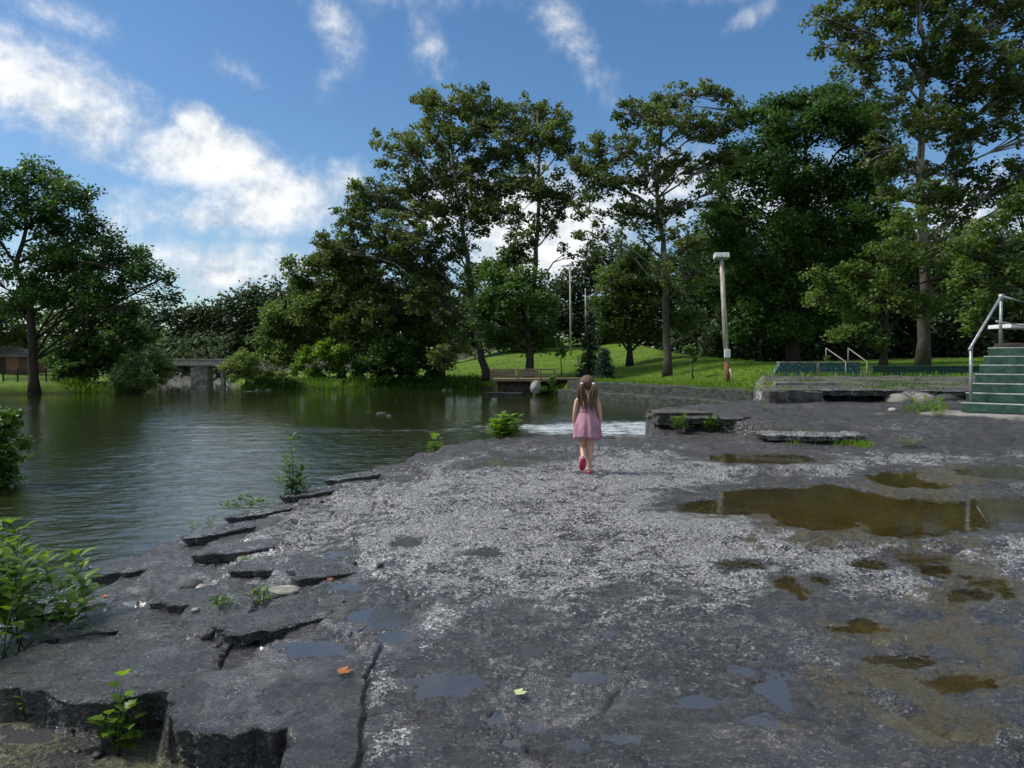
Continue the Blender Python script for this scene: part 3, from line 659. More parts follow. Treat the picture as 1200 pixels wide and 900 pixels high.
# left bank
tree('cottonwood_tree', 'big dark tree with leaning trunk by the river at the left edge', 52, [(40, 447), (38, 400), (33, 350), (20, 310), (28, 270), (35, 220)], .36,
     [(35, 200, 22), (15, 215, 26), (60, 215, 24), (90, 235, 22), (110, 228, 12), (-15, 235, 30), (30, 245, 36), (70, 255, 32), (100, 270, 26), (0, 275, 34), (50, 290, 34), (90, 310, 32), (130, 300, 26), (155, 295, 20), (175, 320, 22), (200, 325, 12), (140, 335, 26), (-20, 310, 34), (40, 330, 30), (205, 345, 12), (105, 350, 30), (-40, 260, 40), (180, 348, 10), (20, 360, 26), (60, 345, 26), (120, 345, 22), (65, 310, 28)],
     .23, 1.1, 'dense', 'bark', None, .55, 36, limbr=.10)
tree('riverside_tree', 'dark leafy tree hanging over the bank right of the big left trunk', 57.5, [(98, 446), (98, 410), (100, 370)], .3,
     [(95, 365, 28), (70, 385, 24), (125, 375, 28), (150, 365, 22), (90, 405, 26), (120, 410, 26), (150, 400, 26), (65, 415, 20), (170, 390, 14), (100, 430, 20), (85, 440, 14), (135, 432, 16), (75, 350, 20)], .24, 1.4, 'dense', 'bark', None, .5, 38)
tree('riverside_tree', 'tree at the far left behind the brick house', 78, [(-20, 425), (-15, 390), (-10, 370)], .3,
     [(-20, 350, 30), (10, 365, 22), (-10, 390, 28), (18, 395, 16), (-40, 370, 30), (70, 345, 18), (65, 370, 16)], .28, 1.1, 'mid', 'bark', None, .7, 34)
# right of the bridge
tree('riverside_tree', 'bushy tree right of the bridge below the distant wood', 68, [(345, 440), (345, 410), (345, 380)], .26,
     [(345, 355, 24), (325, 370, 20), (365, 365, 22), (340, 390, 24), (312, 395, 18), (370, 395, 24), (395, 380, 20), (330, 415, 18)], .28, 1.3, 'mid', 'bark', None, .6, 36)
tree('riverside_tree', 'tall green tree with broken outline between the far wood and the sycamores', 66, [(400, 442), (400, 400), (400, 350), (398, 310)], .36,
     [(395, 300, 24), (375, 315, 20), (360, 335, 20), (420, 315, 24), (395, 335, 28), (375, 360, 26), (425, 350, 26), (350, 325, 14), (410, 380, 26), (440, 385, 24), (385, 395, 20), (340, 310, 10), (450, 410, 20)], .28, 1.15, 'mid', 'bark', None, .6, 36)
tree('riverside_tree', 'shaded tree with branches over the water left of the leaning sycamore', 63, [(470, 443), (470, 420), (468, 390)], .28,
     [(465, 375, 24), (440, 395, 22), (490, 390, 24), (460, 410, 24), (495, 415, 22), (430, 420, 18), (475, 432, 18), (505, 435, 14), (450, 435, 14), (520, 425, 14)], .26, 1.4, 'dense', 'bark', None, .5, 38)
tree('riverside_tree', 'bright leafy low tree at the waterside right of the round shrubs', 63.5, [(385, 448), (385, 435)], .12,
     [(385, 412, 16), (362, 418, 14), (408, 415, 16), (395, 430, 14), (368, 435, 14), (350, 430, 10), (420, 432, 12)], .24, 1.5, 'bright', 'bark', None, .4, 36, tintbias=-.45)

# distant woods: one mass, nobody could count
wb = []
for px, py, r in [(250, 372, 20), (272, 362, 18), (300, 355, 22), (225, 388, 18), (255, 385, 20), (290, 375, 24), (320, 365, 24), (200, 398, 18), (235, 395, 26), (270, 395, 26), (305, 395, 24), (180, 400, 16), (330, 345, 20), (215, 415, 18), (250, 415, 18), (285, 418, 18), (320, 415, 20), (180, 410, 22), (160, 395, 18), (160, 420, 18),
                  (135, 400, 22)]:
    wb.append((px, py, r, 92))
for px in (180, 196, 212, 228, 244, 260): wb.append((px, 424, 13, 82)); wb.append((px, 408, 13, 86))
wb += [(200, 372, 16, 92), (172, 372, 18, 92), (225, 368, 14, 92)]
for px in range(-60, 160, 26): wb.append((px, 405 + 8 * math.sin(px), 22, 96))
for px in range(330, 640, 24): wb.append((px, 400 - (10 if px > 500 else 0), 24, 92)); wb.append((px + 8, 360, 20, 94))
o = woods('distant_woods', wb, .52, 1.0, 'far', .5); tag(o, 'hazy grey green wood rising far behind the stone bridge', 'woods', kind='stuff')
wb = []
for px, py in [(655, 350), (670, 335), (690, 325), (715, 318), (740, 312), (770, 312), (800, 310), (640, 372), (665, 372), (690, 360), (720, 352), (750, 345), (780, 345), (810, 340), (680, 385), (715, 382), (755, 380), (795, 378), (830, 372), (640, 395), (800, 398), (825, 400), (770, 398), (740, 396), (715, 398), (825, 345), (700, 305)]:
    wb.append((px, py, 20, 98))
for px in range(820, 1330, 26):
    for py in (292, 328, 362, 392, 412): wb.append((px + RNG.uniform(-8, 8), py, 26, 74 + RNG.uniform(-3, 5)))
o = woods('hillside_woods', wb, .50, 1.15, 'far', .25); tag(o, 'dark mass of woodland closing off the lawn on the hill', 'woods', kind='stuff')

# shrubs along the banks
def shrub(name, label, D, px, pyb, blobs, leaf=.16, dens=2.2, mat='shrub', group=None, rc=.3, nl=34, tb=0, bz=None):
    return tree(name, label, D, [(px, pyb), (px, pyb - 6)], .07, blobs, leaf, dens, mat, 'bark', group, rc, nl, cat='shrub', twigs=False, limbr=.04, tintbias=tb, basez=bz)
shrub('willow_shrub', 'large rounded grey green willow shrub left of the bridge', 55.6, 157, 457, [(157, 430, 12), (146, 440, 12), (168, 440, 13), (158, 446, 12), (140, 449, 8), (172, 450, 8), (160, 422, 8), (157, 418, 8), (145, 430, 9), (170, 430, 9)], .13, 6, 'willow')
shrub('willow_shrub', 'yellow green shrub just behind the grey green willow shrub by the bridge', 57.3, 187, 452, [(187, 420, 12), (180, 430, 12), (196, 430, 11), (188, 440, 12), (178, 415, 8)], .16, 3, tb=.25)
shrub('willow_shrub', 'rounded yellow green shrub at the right end of the bridge', 60.2, 288, 450, [(288, 418, 12), (278, 425, 11), (300, 425, 12), (290, 435, 14), (276, 438, 9), (303, 439, 9), (268, 430, 9)], .16, 3, tb=.3)
shrub('bank_shrub', 'low green shrub at the waterside right of the yellow green bridge shrub', 60.6, 322, 452, [(318, 440, 9), (332, 443, 9), (308, 446, 7), (345, 446, 8)], .16, 3, tb=.2)
shrub('bank_shrub', 'low dark shrub filling the bank below the shaded riverside trees', 62, 430, 452, [(420, 442, 10), (440, 443, 9), (405, 446, 8), (455, 445, 8)], .17, 2.8, 'weed', tb=-.3)
shrub('river_shrub', 'feathery green bush growing from the water at the left edge', 13, 4, 560, [(-14, 500, 26), (6, 492, 16), (-4, 522, 26), (10, 530, 16), (-12, 545, 24), (8, 552, 12), (0, 564, 12), (10, 566, 8), (-14, 566, 14), (-30, 510, 30), (14, 510, 10)], .075, 26, 'weed', None, .10, 20, tb=-.05, bz=-.1)
shrub('fir_bush', 'small dark green bush in front of the far chipped green wall', 29.3, 971, 444, [(971, 436, 7), (964, 440, 6), (978, 440, 6), (972, 427, 5), (970, 419, 3.5)], .10, 9, 'weed', None, .09, 22, tb=-.1)
shrub('bank_shrub', 'weedy green bush growing over the end of the wooden dock', 50.3, 646, 460, [(646, 450, 7), (640, 456, 5), (652, 456, 6), (645, 443, 4)], .12, 6, 'weed', None, .15, 22, tb=-.1, bz=.2)

# bank grass and weeds: stuff
def tufts(name, label, pts, h, mat, w=.03, spread=.15, blades=14):
    V = []; T = []
    for (x, y, z) in pts:
        tt = RNG.random()
        for k in range(blades):
            a = RNG.uniform(0, 6.28); hh = h * RNG.uniform(.4, 1.2); ln_ = RNG.uniform(.1, .7) * hh
            bx, by = x + RNG.normal() * spread, y + RNG.normal() * spread
            dx, dy = math.cos(a), math.sin(a); ww = w * RNG.uniform(.6, 1.4)
            V += [(bx - dy * ww, by + dx * ww, z - .02), (bx + dy * ww, by - dx * ww, z - .02), (bx + dx * ln_ * .5 + dy * ww * .7, by + dy * ln_ * .5 - dx * ww * .7, z + hh * .7), (bx + dx * ln_, by + dy * ln_, z + hh)]
            T.append(tt * .6 + .4 * RNG.random())
    V = np.array(V, float); o = meshobj(name, V, np.arange(len(V)).reshape(-1, 4), M[mat]); fattr(o, 'tint', np.array(T))
    return tag(o, label, 'grass', kind='stuff')
pts = []
bank = [(-22.2, 58.7), (-12, 60.1), (-5.8, 62.2), (-2.8, 60.4)]
for (a, b) in zip(bank[:-1], bank[1:]):
    for k in range(160):
        t = RNG.random(); x = a[0] + (b[0] - a[0]) * t; y = a[1] + (b[1] - a[1]) * t + RNG.uniform(.3, 2.2); pts.append((x, y, tz(x, y)))
for k in range(60):
    x = RNG.uniform(-33, -27.5); y = RNG.uniform(54, 56)
    pts.append((x, y, tz(x, y)))
tufts('bank_grass', 'tall bright grass and weeds along the far riverbank', pts, .5, 'weed', .035, .3)
pts = []
for (a, b) in zip(WALL[:-1], WALL[1:]):
    L = math.hypot(b[0] - a[0], b[1] - a[1]); nx, ny = -(b[1] - a[1]) / L, (b[0] - a[0]) / L
    for k in range(150):
        t = RNG.random(); q = RNG.uniform(1.7, 3.2); x = a[0] + (b[0] - a[0]) * t + nx * q; y = a[1] + (b[1] - a[1]) * t + ny * q; pts.append((x, y, max(tz(x, y), .9)))
tufts('verge_grass', 'bright rough grass along the top of the river wall', pts, .22, 'bright', .02, .2, 10)
pts = [(RNG.uniform(8, 26), RNG.uniform(27.8, 29.2), 1.58) for k in range(420)]
pts = [(x, y, max(tz(x, y), slabz(x, y)) ) for x, y, z in pts]
tufts('terrace_grass', 'strip of rough grass at the back of the rock terrace', pts, .16, 'bright', .015, .2, 9)
pts = []
for k in range(70):
    x0_, y0_ = RNG.uniform(6.5, 18), RNG.uniform(17.4, 27)
    for q_ in range(RNG.integers(2, 9)):
        xx_, yy_ = x0_ + RNG.normal() * .35, y0_ + RNG.normal() * .15; pts.append((xx_, yy_, slabz(xx_, yy_)))
tufts('terrace_weeds', 'scattered low weeds and moss growing on top of the rock terrace', pts, .07, 'weed', .012, .10, 8)
# lawn texture: short tufts so the lawn is not a flat sheet
pts = []
for k in range(9000):
    D = 36 + 46 * RNG.random() ** 1.6; px = RNG.uniform(520, 1200); x = (px - 600) / F * D
    sdv = 0
    pts.append((x, D, 0))
A = np.array(pts); sdv = -sdpoly(A[:, 0], A[:, 1], RIVER); Zt = landz(A[:, 0], A[:, 1], sdv); ok = sdv > 2.2
pts = [(A[i, 0], A[i, 1], Zt[i]) for i in np.nonzero(ok)[0]]
tufts('lawn_grass', 'short mown grass covering the park lawn', pts, .09, 'bright', .03, .35, 6)

# spruces
def spruce(label, px, pyb, pyt, D, wpx, bush=False):
    b = P(px, pyb, D); bz = tz(b[0], b[1]); t = P(px, pyt, D); H = t[2] - bz; W = wpx * D / F / 2
    root = thing('spruce_tree', (b[0], b[1], bz), label, 'tree')
    V, Fc = [], []; tube(V, Fc, [(0, 0, 0), (0, 0, H * .97)], [.11, .015], 7); C = []
    n = 26
    for i in range(n):
        zf = .08 + .9 * i / n; L = W * (1 - zf) ** .8 * RNG.uniform(.8, 1.1) + .08
        for k in range(9):
            a = RNG.uniform(0, 6.28); Lk = L * RNG.uniform(.7, 1.1); z0 = H * zf
            e = np.array([math.cos(a) * Lk, math.sin(a) * Lk, z0 - .18 * Lk]); tube(V, Fc, [(0, 0, z0), e], [.03, .008], 3, False)
            m = int(24 * Lk / W + 8); tt = RNG.random((m, 1)) ** .6
            C.append(np.array([0, 0, z0])[None] * (1 - tt) + e[None] * tt + RNG.normal(size=(m, 3)) * [.12, .12, .07])
    meshobj('trunk', V, Fc, M['bark'], root, True)
    leafcloud('crown', np.concatenate(C), .20, M['spruce'], root, (0, 0, 0), None, .35)
spruce('tall dark blue green spruce on the lawn behind the girl', 691, 436, 362, 56, 38)
spruce('short wide dark spruce beside the taller spruce on the lawn', 708, 442, 408, 53, 28)
tree('young_tree', 'thin dark sapling on the lawn left of the pole lamp', 47, [(812, 437), (811, 425), (810, 405)], .05, [(810, 407, 6), (811, 414, 5), (812, 421, 4)], .2, 5, 'dense', 'bark', 'young lawn saplings', .15, 14, twigs=False, limbr=.02)
tree('young_tree', 'thin sapling on the lawn slope left of the tall spruce', 64, [(658, 426), (658, 415), (658, 402)], .05, [(658, 403, 6), (658, 411, 6), (657, 416, 5)], .2, 4, 'mid', 'bark', 'young lawn saplings', .2, 14, twigs=False, limbr=.02)

# ------------------------------------------------------------ RIVER WALL (two tiers)
def wallrun(name, pts, off0, off1, ztop, zbot, label):
    V, Fc = [], []; n = 0; fine = []
    for a, b in zip(pts[:-1], pts[1:]):
        m = 10
        for k in range(m): fine.append((a[0] + (b[0] - a[0]) * k / m, a[1] + (b[1] - a[1]) * k / m))
    fine.append(pts[-1])
    for i, (x, y) in enumerate(fine):
        a = fine[max(i - 1, 0)]; b = fine[min(i + 1, len(fine) - 1)]; L = math.hypot(b[0] - a[0], b[1] - a[1]); nx, ny = -(b[1] - a[1]) / L, (b[0] - a[0]) / L
        j = RNG.normal() * .04; jz = RNG.normal() * .02
        for o_, z_ in ((off0 + j, zbot), (off0 + j, ztop + jz - .05), (off0 + j + .05, ztop + jz), (off1, ztop + jz), (off1, zbot)): V.append((x + nx * o_, y + ny * o_, z_))
    for i in range(len(fine) - 1):
        for k in range(4): Fc.append((i * 5 + k, i * 5 + k + 1, i * 5 + 5 + k + 1, i * 5 + 5 + k))
    for e in (0, (len(fine) - 1) * 5): Fc.append(tuple(e + k for k in range(5)))
    o = meshobj(name, V, Fc, M['wallstone']); return tag(o, label, 'wall')
nrmsign = 1
# which side is land? land lies to +x/+y side of the wall line
def offs(pts, s): return pts
WL = WALL          # reversed so that the left normal points to the lawn
wallrun('river_wall', WL, 0.0, 1.1, .42, -.6, 'lower stone tier of the river wall at the water edge'.replace('tier', 'course'))
wallrun('river_wall', WL, .95, 2.3, .97, -.3, 'upper stone course of the river wall edging the lawn')

# ------------------------------------------------------------ DOCK
d0 = thing('wooden_dock', (1.2, 51.5, .9), 'small wooden riverside dock with low plank railing', 'dock')
def q(px, py, D): return P(px, py, D) - np.array([1.2, 51.5, .9])
D = 51.5
def wbox(name, x0, x1, z0, z1, y, dy, mat, parent=d0, org=(1.2, 51.5, .9), bev=.01):
    c = ((x0 + x1) / 2 - org[0], y - org[1], (z0 + z1) / 2 - org[2]); return boxobj(name, c, (x1 - x0, dy, z1 - z0), M[mat], parent, 0, bev)
X = lambda px, D=51.5: (px - 600) * D / F
Z = lambda py, D=51.5: CAMZ - (py - HOR) * D / F
wbox('deck', X(577), X(650), Z(446.5), Z(443.5), 52.2, 3.2, 'wood'); wbox('deck_beam', X(582), X(622), Z(450.5), Z(446.6), 51.2, .3, 'woodd'); wbox('walkway', X(650.5), X(688), Z(445.5), Z(443), 52.4, 1.4, 'wood')
for a, b in ((576, 604), (608, 631)):
    p_ = wbox('railing_panel', X(a), X(b), Z(441), Z(434), 50.7, .05, 'wood')
wbox('top_rail', X(575), X(649), Z(433.6), Z(432), 50.7, .12, 'wood')
for a in (575, 605.5, 632, 648): wbox('railing_post', X(a), X(a) + .12, Z(444.8), Z(432.3), 50.62, .1, 'wood')
for a in (640,): wbox('lower_rail', X(632.5), X(648), Z(438.8), Z(437.5), 50.7, .06, 'wood')
wbox('support_wall', X(583), X(624), -.5, Z(450.6), 51.6, 1.4, 'woodd')
# rocks
def rock(name, label, c, s, mat='rockd', seed=0, cat='rock', group=None, flat=False, sub=3, amp=.25):
    bm = bmesh.new()
    if flat: bmesh.ops.create_cube(bm, size=1.6); bmesh.ops.subdivide_edges(bm, edges=bm.edges[:], cuts=7, use_grid_fill=True)
    else: bmesh.ops.create_icosphere(bm, subdivisions=sub, radius=1)
    co = np.array([v.co for v in bm.verts]); k = 1 + amp * fbm(co[:, 0] * 1.4 + seed, co[:, 1] * 1.4 + co[:, 2] * 1.9, 4, 5 + seed) + (.06 * fbm(co[:, 0] * 5 + seed, co[:, 1] * 5 + co[:, 2] * 6, 3, 7))
    for v, kk, c0 in zip(bm.verts, k, co):
        f = kk
        v.co = Vector((c0[0] * f * s[0], c0[1] * f * s[1], c0[2] * (f if not flat else 1 + .5 * (kk - 1)) * s[2]))
    o = bmobj(name, bm, M[mat], None, True); o.location = [float(t) for t in c]; o.rotation_euler = (0, 0, seed * 1.3)
    return tag(o, label, cat, group)
rock('pale_boulder', 'whitish boulder under the right end of the wooden dock', P(628, 454.5, 49.6), (.42, .36, .5), 'rockl', 1)
rock('flat_stone', 'long low stone in the water below the dock', P(592, 458.5, 49.4) * [1, 1, 0] + [0, 0, .08], (1.5, .5, .14), 'wallstone', 0, flat=True)
for i, (px, lab) in enumerate(((521, 'small dark rock at the water edge left of the dock'), (529, 'rounded grey rock at the water edge nearest the dock'), (302, 'small grey rock at the waterline below the bridge shrub'), (315, 'grey rock at the waterline right of the one below the bridge shrub'))):
    p_ = G(px, 457.5, 0); rock('bank_rock', lab, (p_[0], p_[1] , .02), (.26, .2, .09), 'wallstone', i + 2)
p_ = G(447, 484.5, 0); rock('river_rock', 'small brown rock breaking the calm water of the river', (p_[0], p_[1], .0), (.26, .16, .06), 'rockd', 3)
p_ = G(456, 487, 0); rock('river_rock', 'tiny rock beside the brown rock in midriver', (p_[0], p_[1], .0), (.12, .08, .05), 'rockd', 5)
p_ = G(206, 458.5, 0); rock('river_rock', 'dark rock in the white water left of the bridge pier', (p_[0], p_[1], .05), (.45, .3, .28), 'rockd', 6)
rock('flat_boulder', 'flat dark slab block lying at the water edge right of the girl', (2.08, 12.05, .86), (.47, .36, .14), 'rockd', 0, flat=True, amp=.18)
rock('ledge_block', 'thick broken limestone block jutting above the rapids', (2.95, 13.05, 1.24), (.58, .55, .13), 'rockd', 0, flat=True, amp=.2)
for i, (px, py, w, lab) in enumerate(((908, 468, .40, 'leftmost squared block at the end of the rock terrace'), (926, 468, .42, 'middle squared block at the end of the rock terrace'), (947, 469, .44, 'right squared block at the end of the rock terrace'))):
    c = P(px, py, 16.2); bm = bmesh.new(); addbox(bm, (0, 0, 0), (w, .5, .40), .03 * i, .04, .025)
    bmesh.ops.subdivide_edges(bm, edges=bm.edges[:], cuts=2, use_grid_fill=True)
    for v in bm.verts: v.co += Vector([random.uniform(-.012, .012) for _ in range(3)])
    o = bmobj('terrace_block', bm, M['rockd']); o.location = [float(t) for t in c]; tag(o, lab, 'stone block', 'squared blocks at the terrace end')
c = P(945, 449.5, 17.6); o = boxobj('concrete_curb', (0, 0, 0), (1.55, .16, .07), M['concrete'], None, 0, .012, .005); o.location = [float(t) for t in c]; o.rotation_euler = (0, 0, .03); tag(o, 'thin pale concrete strip lying on the rock terrace', 'curb')
for i, (px, py, s, m, lab) in enumerate(((225, 692, .075, 'rockd', 'dark loose stone beside the small puddle at left'), (238, 694, .06, 'rockl', 'pale loose stone beside the dark one at left'), (229, 716, .022, 'rockl', 'tiny tan pebble on the dark rock'), (243, 747, .045, 'rockd', 'loose stone lodged in the crack of the slab'),
                                     (335, 694, .10, 'rockl', 'flat pale tan stone chip on the slab'), (62, 746, .04, 'rockl', 'pale stone flake near the left waterside plants'), (1046, 481, .07, 'rockl', 'small white stone at the foot of the terrace'))):
    p_ = onslab(px, py); rock('loose_stone', lab, (p_[0], p_[1], p_[2] + s * (.1 if i == 4 else .4)), (s * 1.3, s, s * (.2 if i == 4 else .7)), m, i + 3, 'stone', sub=2)


# ------------------------------------------------------------ broken bedding plates lying on the slab edge and ledges
def plate(label, cx, cy, rx, ry, ztop, thick, rot=0, seed=0, tilt=(0, 0), wet=.8, pale=.1, group=None, inset=.10):
    n = 110; a = np.linspace(0, 2 * np.pi, n, endpoint=False)
    rr = 1 + .22 * perlin(np.cos(a) * 1.3 + seed * 3.1, np.sin(a) * 1.3, seed) + .16 * perlin(np.cos(a) * 4 + seed, np.sin(a) * 4, seed + 1) + .05 * perlin(np.cos(a) * 14, np.sin(a) * 14 + seed, seed + 2)
    sq = 1 / np.maximum(np.abs(np.cos(a)), np.abs(np.sin(a))) ** .55; rr = rr * sq
    ox, oy = rx * rr * np.cos(a), ry * rr * np.sin(a); c_, s_ = math.cos(rot), math.sin(rot); ox, oy = ox * c_ - oy * s_, ox * s_ + oy * c_
    V = []; rings = 0
    for f in np.linspace(.02, 1, 26):
        x, y = ox * f, oy * f; z = .010 * fbm((x + cx) * 6, (y + cy) * 6, 4, 131) + .010 * fbm((x + cx) * 17, (y + cy) * 17, 3, 132) + tilt[0] * x + tilt[1] * y - .012 * ss(.9, 1, f)
        V.append(np.stack([x, y, z], 1)); rings += 1
    for k in range(1, 11):
        f = k / 10; L = .05 * perlin(np.cos(a) * 6 + seed, np.full(n, f * 9.0) + np.sin(a) * 6, seed + 5) + .025 * perlin(np.cos(a) * 30, np.sin(a) * 30 + f * 14, seed + 6)
        g = 1 - (inset * f ** .6 + L) ; x, y = ox * g, oy * g; V.append(np.stack([x, y, tilt[0] * x + tilt[1] * y - .012 - thick * f], 1)); rings += 1
    V = np.concatenate(V); F_ = []
    for i in range(rings - 1):
        k = np.arange(n); k2 = (k + 1) % n; F_.append(np.stack([i * n + k, i * n + k2, (i + 1) * n + k2, (i + 1) * n + k], 1))
    o = meshobj('rock_plate', V, np.concatenate(F_), M['rock'], None, True); o.location = (cx, cy, ztop)
    m_ = len(V); vattr(o, 'wet', np.full(m_, wet)); vattr(o, 'pale', np.full(m_, pale)); vattr(o, 'rough', np.full(m_, .5)); vattr(o, 'algae', np.zeros(m_)); vattr(o, 'moss', np.zeros(m_))
    return tag(o, label, 'rock slab', group)
def zb(x, y): return float(slab_base(np.array([float(x)]), np.array([float(y)]))[0])
for (lab, x, y, rx, ry, dz, th_, rot, sd_, tl) in (
    ('large dark plate overhanging the ledge at the bottom left of the slab', -1.20, 3.52, .40, .34, .030, .20, .1, 1, (.02, .03)),
    ('jagged dark plate jutting over the low shelf behind the broad leaved seedling', -1.98, 4.05, .40, .30, .020, .16, .3, 2, (.03, .03)),
    ('thick dark plate at the far left end of the lower ledge', -2.75, 4.48, .45, .34, .005, .15, -.2, 3, (.05, .03)),
    ('long cracked plate stepping up beside the crack in the slab', -1.45, 4.55, .34, .22, .035, .06, .5, 4, (.06, .01)),
    ('broken plate at the water edge beside the tall bright plant', -3.55, 6.05, .42, .30, .02, .12, .4, 5, (.10, .0)),
    ('brown cracked plate on the slab between the rusty leaf and the water', -3.45, 6.95, .46, .26, .02, .10, .3, 6, (.10, .02)),
    ('long thin plate along the slab edge under the twin sprouts', -2.95, 7.75, .50, .22, .02, .09, .6, 7, (.10, .0)),
    ('plate with dark shadowed edge above the loose stones', -2.45, 6.65, .40, .20, .03, .07, .1, 8, (.08, .0)),
    ('thin plate near the slab edge below the spindly plant', -2.35, 9.0, .45, .24, .02, .08, .5, 9, (.09, .0)),
    ('small tilted plate left of the small blue puddle', -2.35, 5.35, .26, .18, .025, .06, -.3, 10, (.09, .0))):
    plate(lab, x, y, rx, ry, zb(x, y) + dz, th_, rot, sd_, tl)
for (lab, x, y, rx, ry, dz, th_, rot, sd_, tl) in (
    ('narrow plate nearest the river between the brown cracked plate and the twin sprouts', -3.95, 6.55, .34, .20, -.02, .10, .4, 21, (.12, .0)),
    ('low plate half in the water behind the brown cracked plate', -3.75, 7.45, .40, .20, -.02, .09, .5, 22, (.12, .0)),
    ('small square plate between the seedling and the trailing plant', -2.9, 5.2, .34, .24, .015, .06, .0, 23, (.10, .02)),
    ('long low plate running up to the arching vine', -2.75, 8.35, .42, .18, .015, .07, .6, 24, (.11, .0)),
    ('plate beside the crack with a small tuft on its far side', -1.25, 5.55, .42, .26, .014, .05, .2, 25, (.06, .0)),
    ('shallow plate in front of the tan stone chip', -1.9, 5.9, .36, .22, .016, .05, -.2, 26, (.08, .0)),
    ('plate at the slab edge just past the spindly plant', -1.9, 9.75, .50, .24, .0, .10, .5, 27, (.08, .0))):
    plate(lab, x, y, rx, ry, zb(x, y) + dz, th_, rot, sd_, tl)
chip_me = None
for k in range(46):
    x = RNG.uniform(-3.9, -.9); y = 3.7 + (-x - .9) * .9 + RNG.uniform(.2, 3.6)
    if k % 3 == 0: x = RNG.uniform(-2.9, -1.1); y = 3.75 - (x + 1.1) * .45 - RNG.uniform(.22, .5)
    s_ = RNG.uniform(.010, .034); zz = slabz(x, y)
    if zz < .03: continue
    rock('stone_chip', 'small dark angular stone chip lying among the broken plates at the left', (x, y, zz + s_ * .3), (s_ * RNG.uniform(.9, 1.7), s_, s_ * .5), 'rockd' if k % 4 else 'wallstone', k % 9, 'stone', 'stone chips among the broken plates', sub=1, amp=.5)
plate('dark flat plate bridging the broken ledge above the drooping weeds', 3.35, 12.55, .62, .46, zb(3.4, 12.9) + .03, .10, -.4, 11, (0, .01), .3, .2)
plate('smooth pale plate ending the broken ledge near the far brown puddle', 4.45, 11.15, .75, .42, zb(4.5, 11.4) - .075, .07, -.15, 12, (.01, .02), .3, .55)
plate('long grey plate overhanging a dark gap at the front of the terrace', 7.75, 16.75, .95, .50, 1.60, .12, 0, 13, (0, 0), .1, .35)
plate('shorter grey plate at the front of the terrace near the steps', 10.2, 16.9, .75, .45, 1.57, .11, .1, 14, (0, 0), .1, .3)
for i, (px, w_, h_, lab) in enumerate(((1052, .30, .20, 'tan boulder under the terrace front, left of three'), (1080, .26, .19, 'tan boulder under the terrace front, middle of three'), (1108, .33, .18, 'mossy tan boulder under the terrace front, nearest the steps'))):
    c = P(px, 468, 16.35); rock('terrace_boulder', lab, (c[0], c[1], 1.34), (w_, .3, h_), 'concrete' if i < 2 else 'wallstone', i + 4)

# ------------------------------------------------------------ BRIDGE
bx0, bx1 = X(192, 64.5), X(268, 64.5)
br = thing('stone_bridge', (X(233, 64.5), 64.5, 0), 'low concrete bridge on a stone pier across the far end of the river', 'bridge')
og = (X(233, 64.5), 64.5, 0)
wbox('deck', bx0 - 3, bx1 + .5, 1.92, 2.12, 66, 3.6, 'bridgec', br, og, .02)
# parapet with balusters
wbox('parapet', bx0 - 3, bx1 + .5, 2.44, 2.52, 64.35, .22, 'bridgec', br, og, .02)
bm = bmesh.new(); x = bx0 - 3
while x < bx1 + .3: addbox(bm, (x - og[0], 64.35 - og[1], 2.275), (.36, .12, .31)); x += .42
bmobj('parapet_panel_row', bm, M['bridgec'], br)
wbox('pier', X(224, 64.5), X(243.5, 64.5), -.6, 1.915, 65.0, 1.3, 'pierstone', br, og, .05)
wbox('abutment', X(257, 64.5), X(261, 64.5), -.6, 1.915, 65.0, .5, 'pierstone', br, og, .03)

# ------------------------------------------------------------ HOUSE + FENCE (far left)
hx, hy = X(11, 80), 80.0; hz = tz(hx, hy)
ho = thing('brick_house', (hx, hy, hz), 'small red brick building with brown hipped roof at the far left', 'building')
W2, Dp, Hh = 2.6, 2.4, 1.75
boxobj('wall', (0, 0, Hh / 2), (2 * W2, 2 * Dp, Hh), M['brick'], ho, 0, .01)
Vr = [(-W2 - .3, -Dp - .3, Hh + .01), (W2 + .3, -Dp - .3, Hh + .01), (W2 + .3, Dp + .3, Hh + .01), (-W2 - .3, Dp + .3, Hh + .01), (-.8, 0, Hh + 1.25), (.8, 0, Hh + 1.25)]
meshobj('roof', Vr, [(0, 1, 5, 4), (1, 2, 5), (2, 3, 4, 5), (3, 0, 4), (3, 2, 1, 0)], M['roof'], ho)
dr = boxobj('door', (.9, -Dp - .03, .85), (.75, .06, 1.6), M['woodd'], ho); wn = boxobj('window', (-1.1, -Dp - .03, 1.05), (.9, .06, .7), M['black'], ho); boxobj('frame', (-1.1, -Dp - .07, .68), (1.0, .05, .06), M['white'], wn)
fe = thing('iron_fence', (X(45, 56), 56, tz(X(45, 56), 56)), 'black iron fence on the left bank between trunk and house', 'fence')
for k in range(2): boxobj('rail', (0, 0, .25 + .6 * k), (5.5, .05, .05), M['black'], fe, 0, .005)
for k in range(6): boxobj('post', (-2.7 + 1.08 * k, 0.06, .5), (.08, .08, 1.05), M['black'], fe, 0, .005)
bm = bmesh.new()
for k in range(44): addbox(bm, (-2.7 + .125 * k, -.04, .5), (.02, .02, .85))
o = bmobj('picket_row', bm, M['black'], fe)

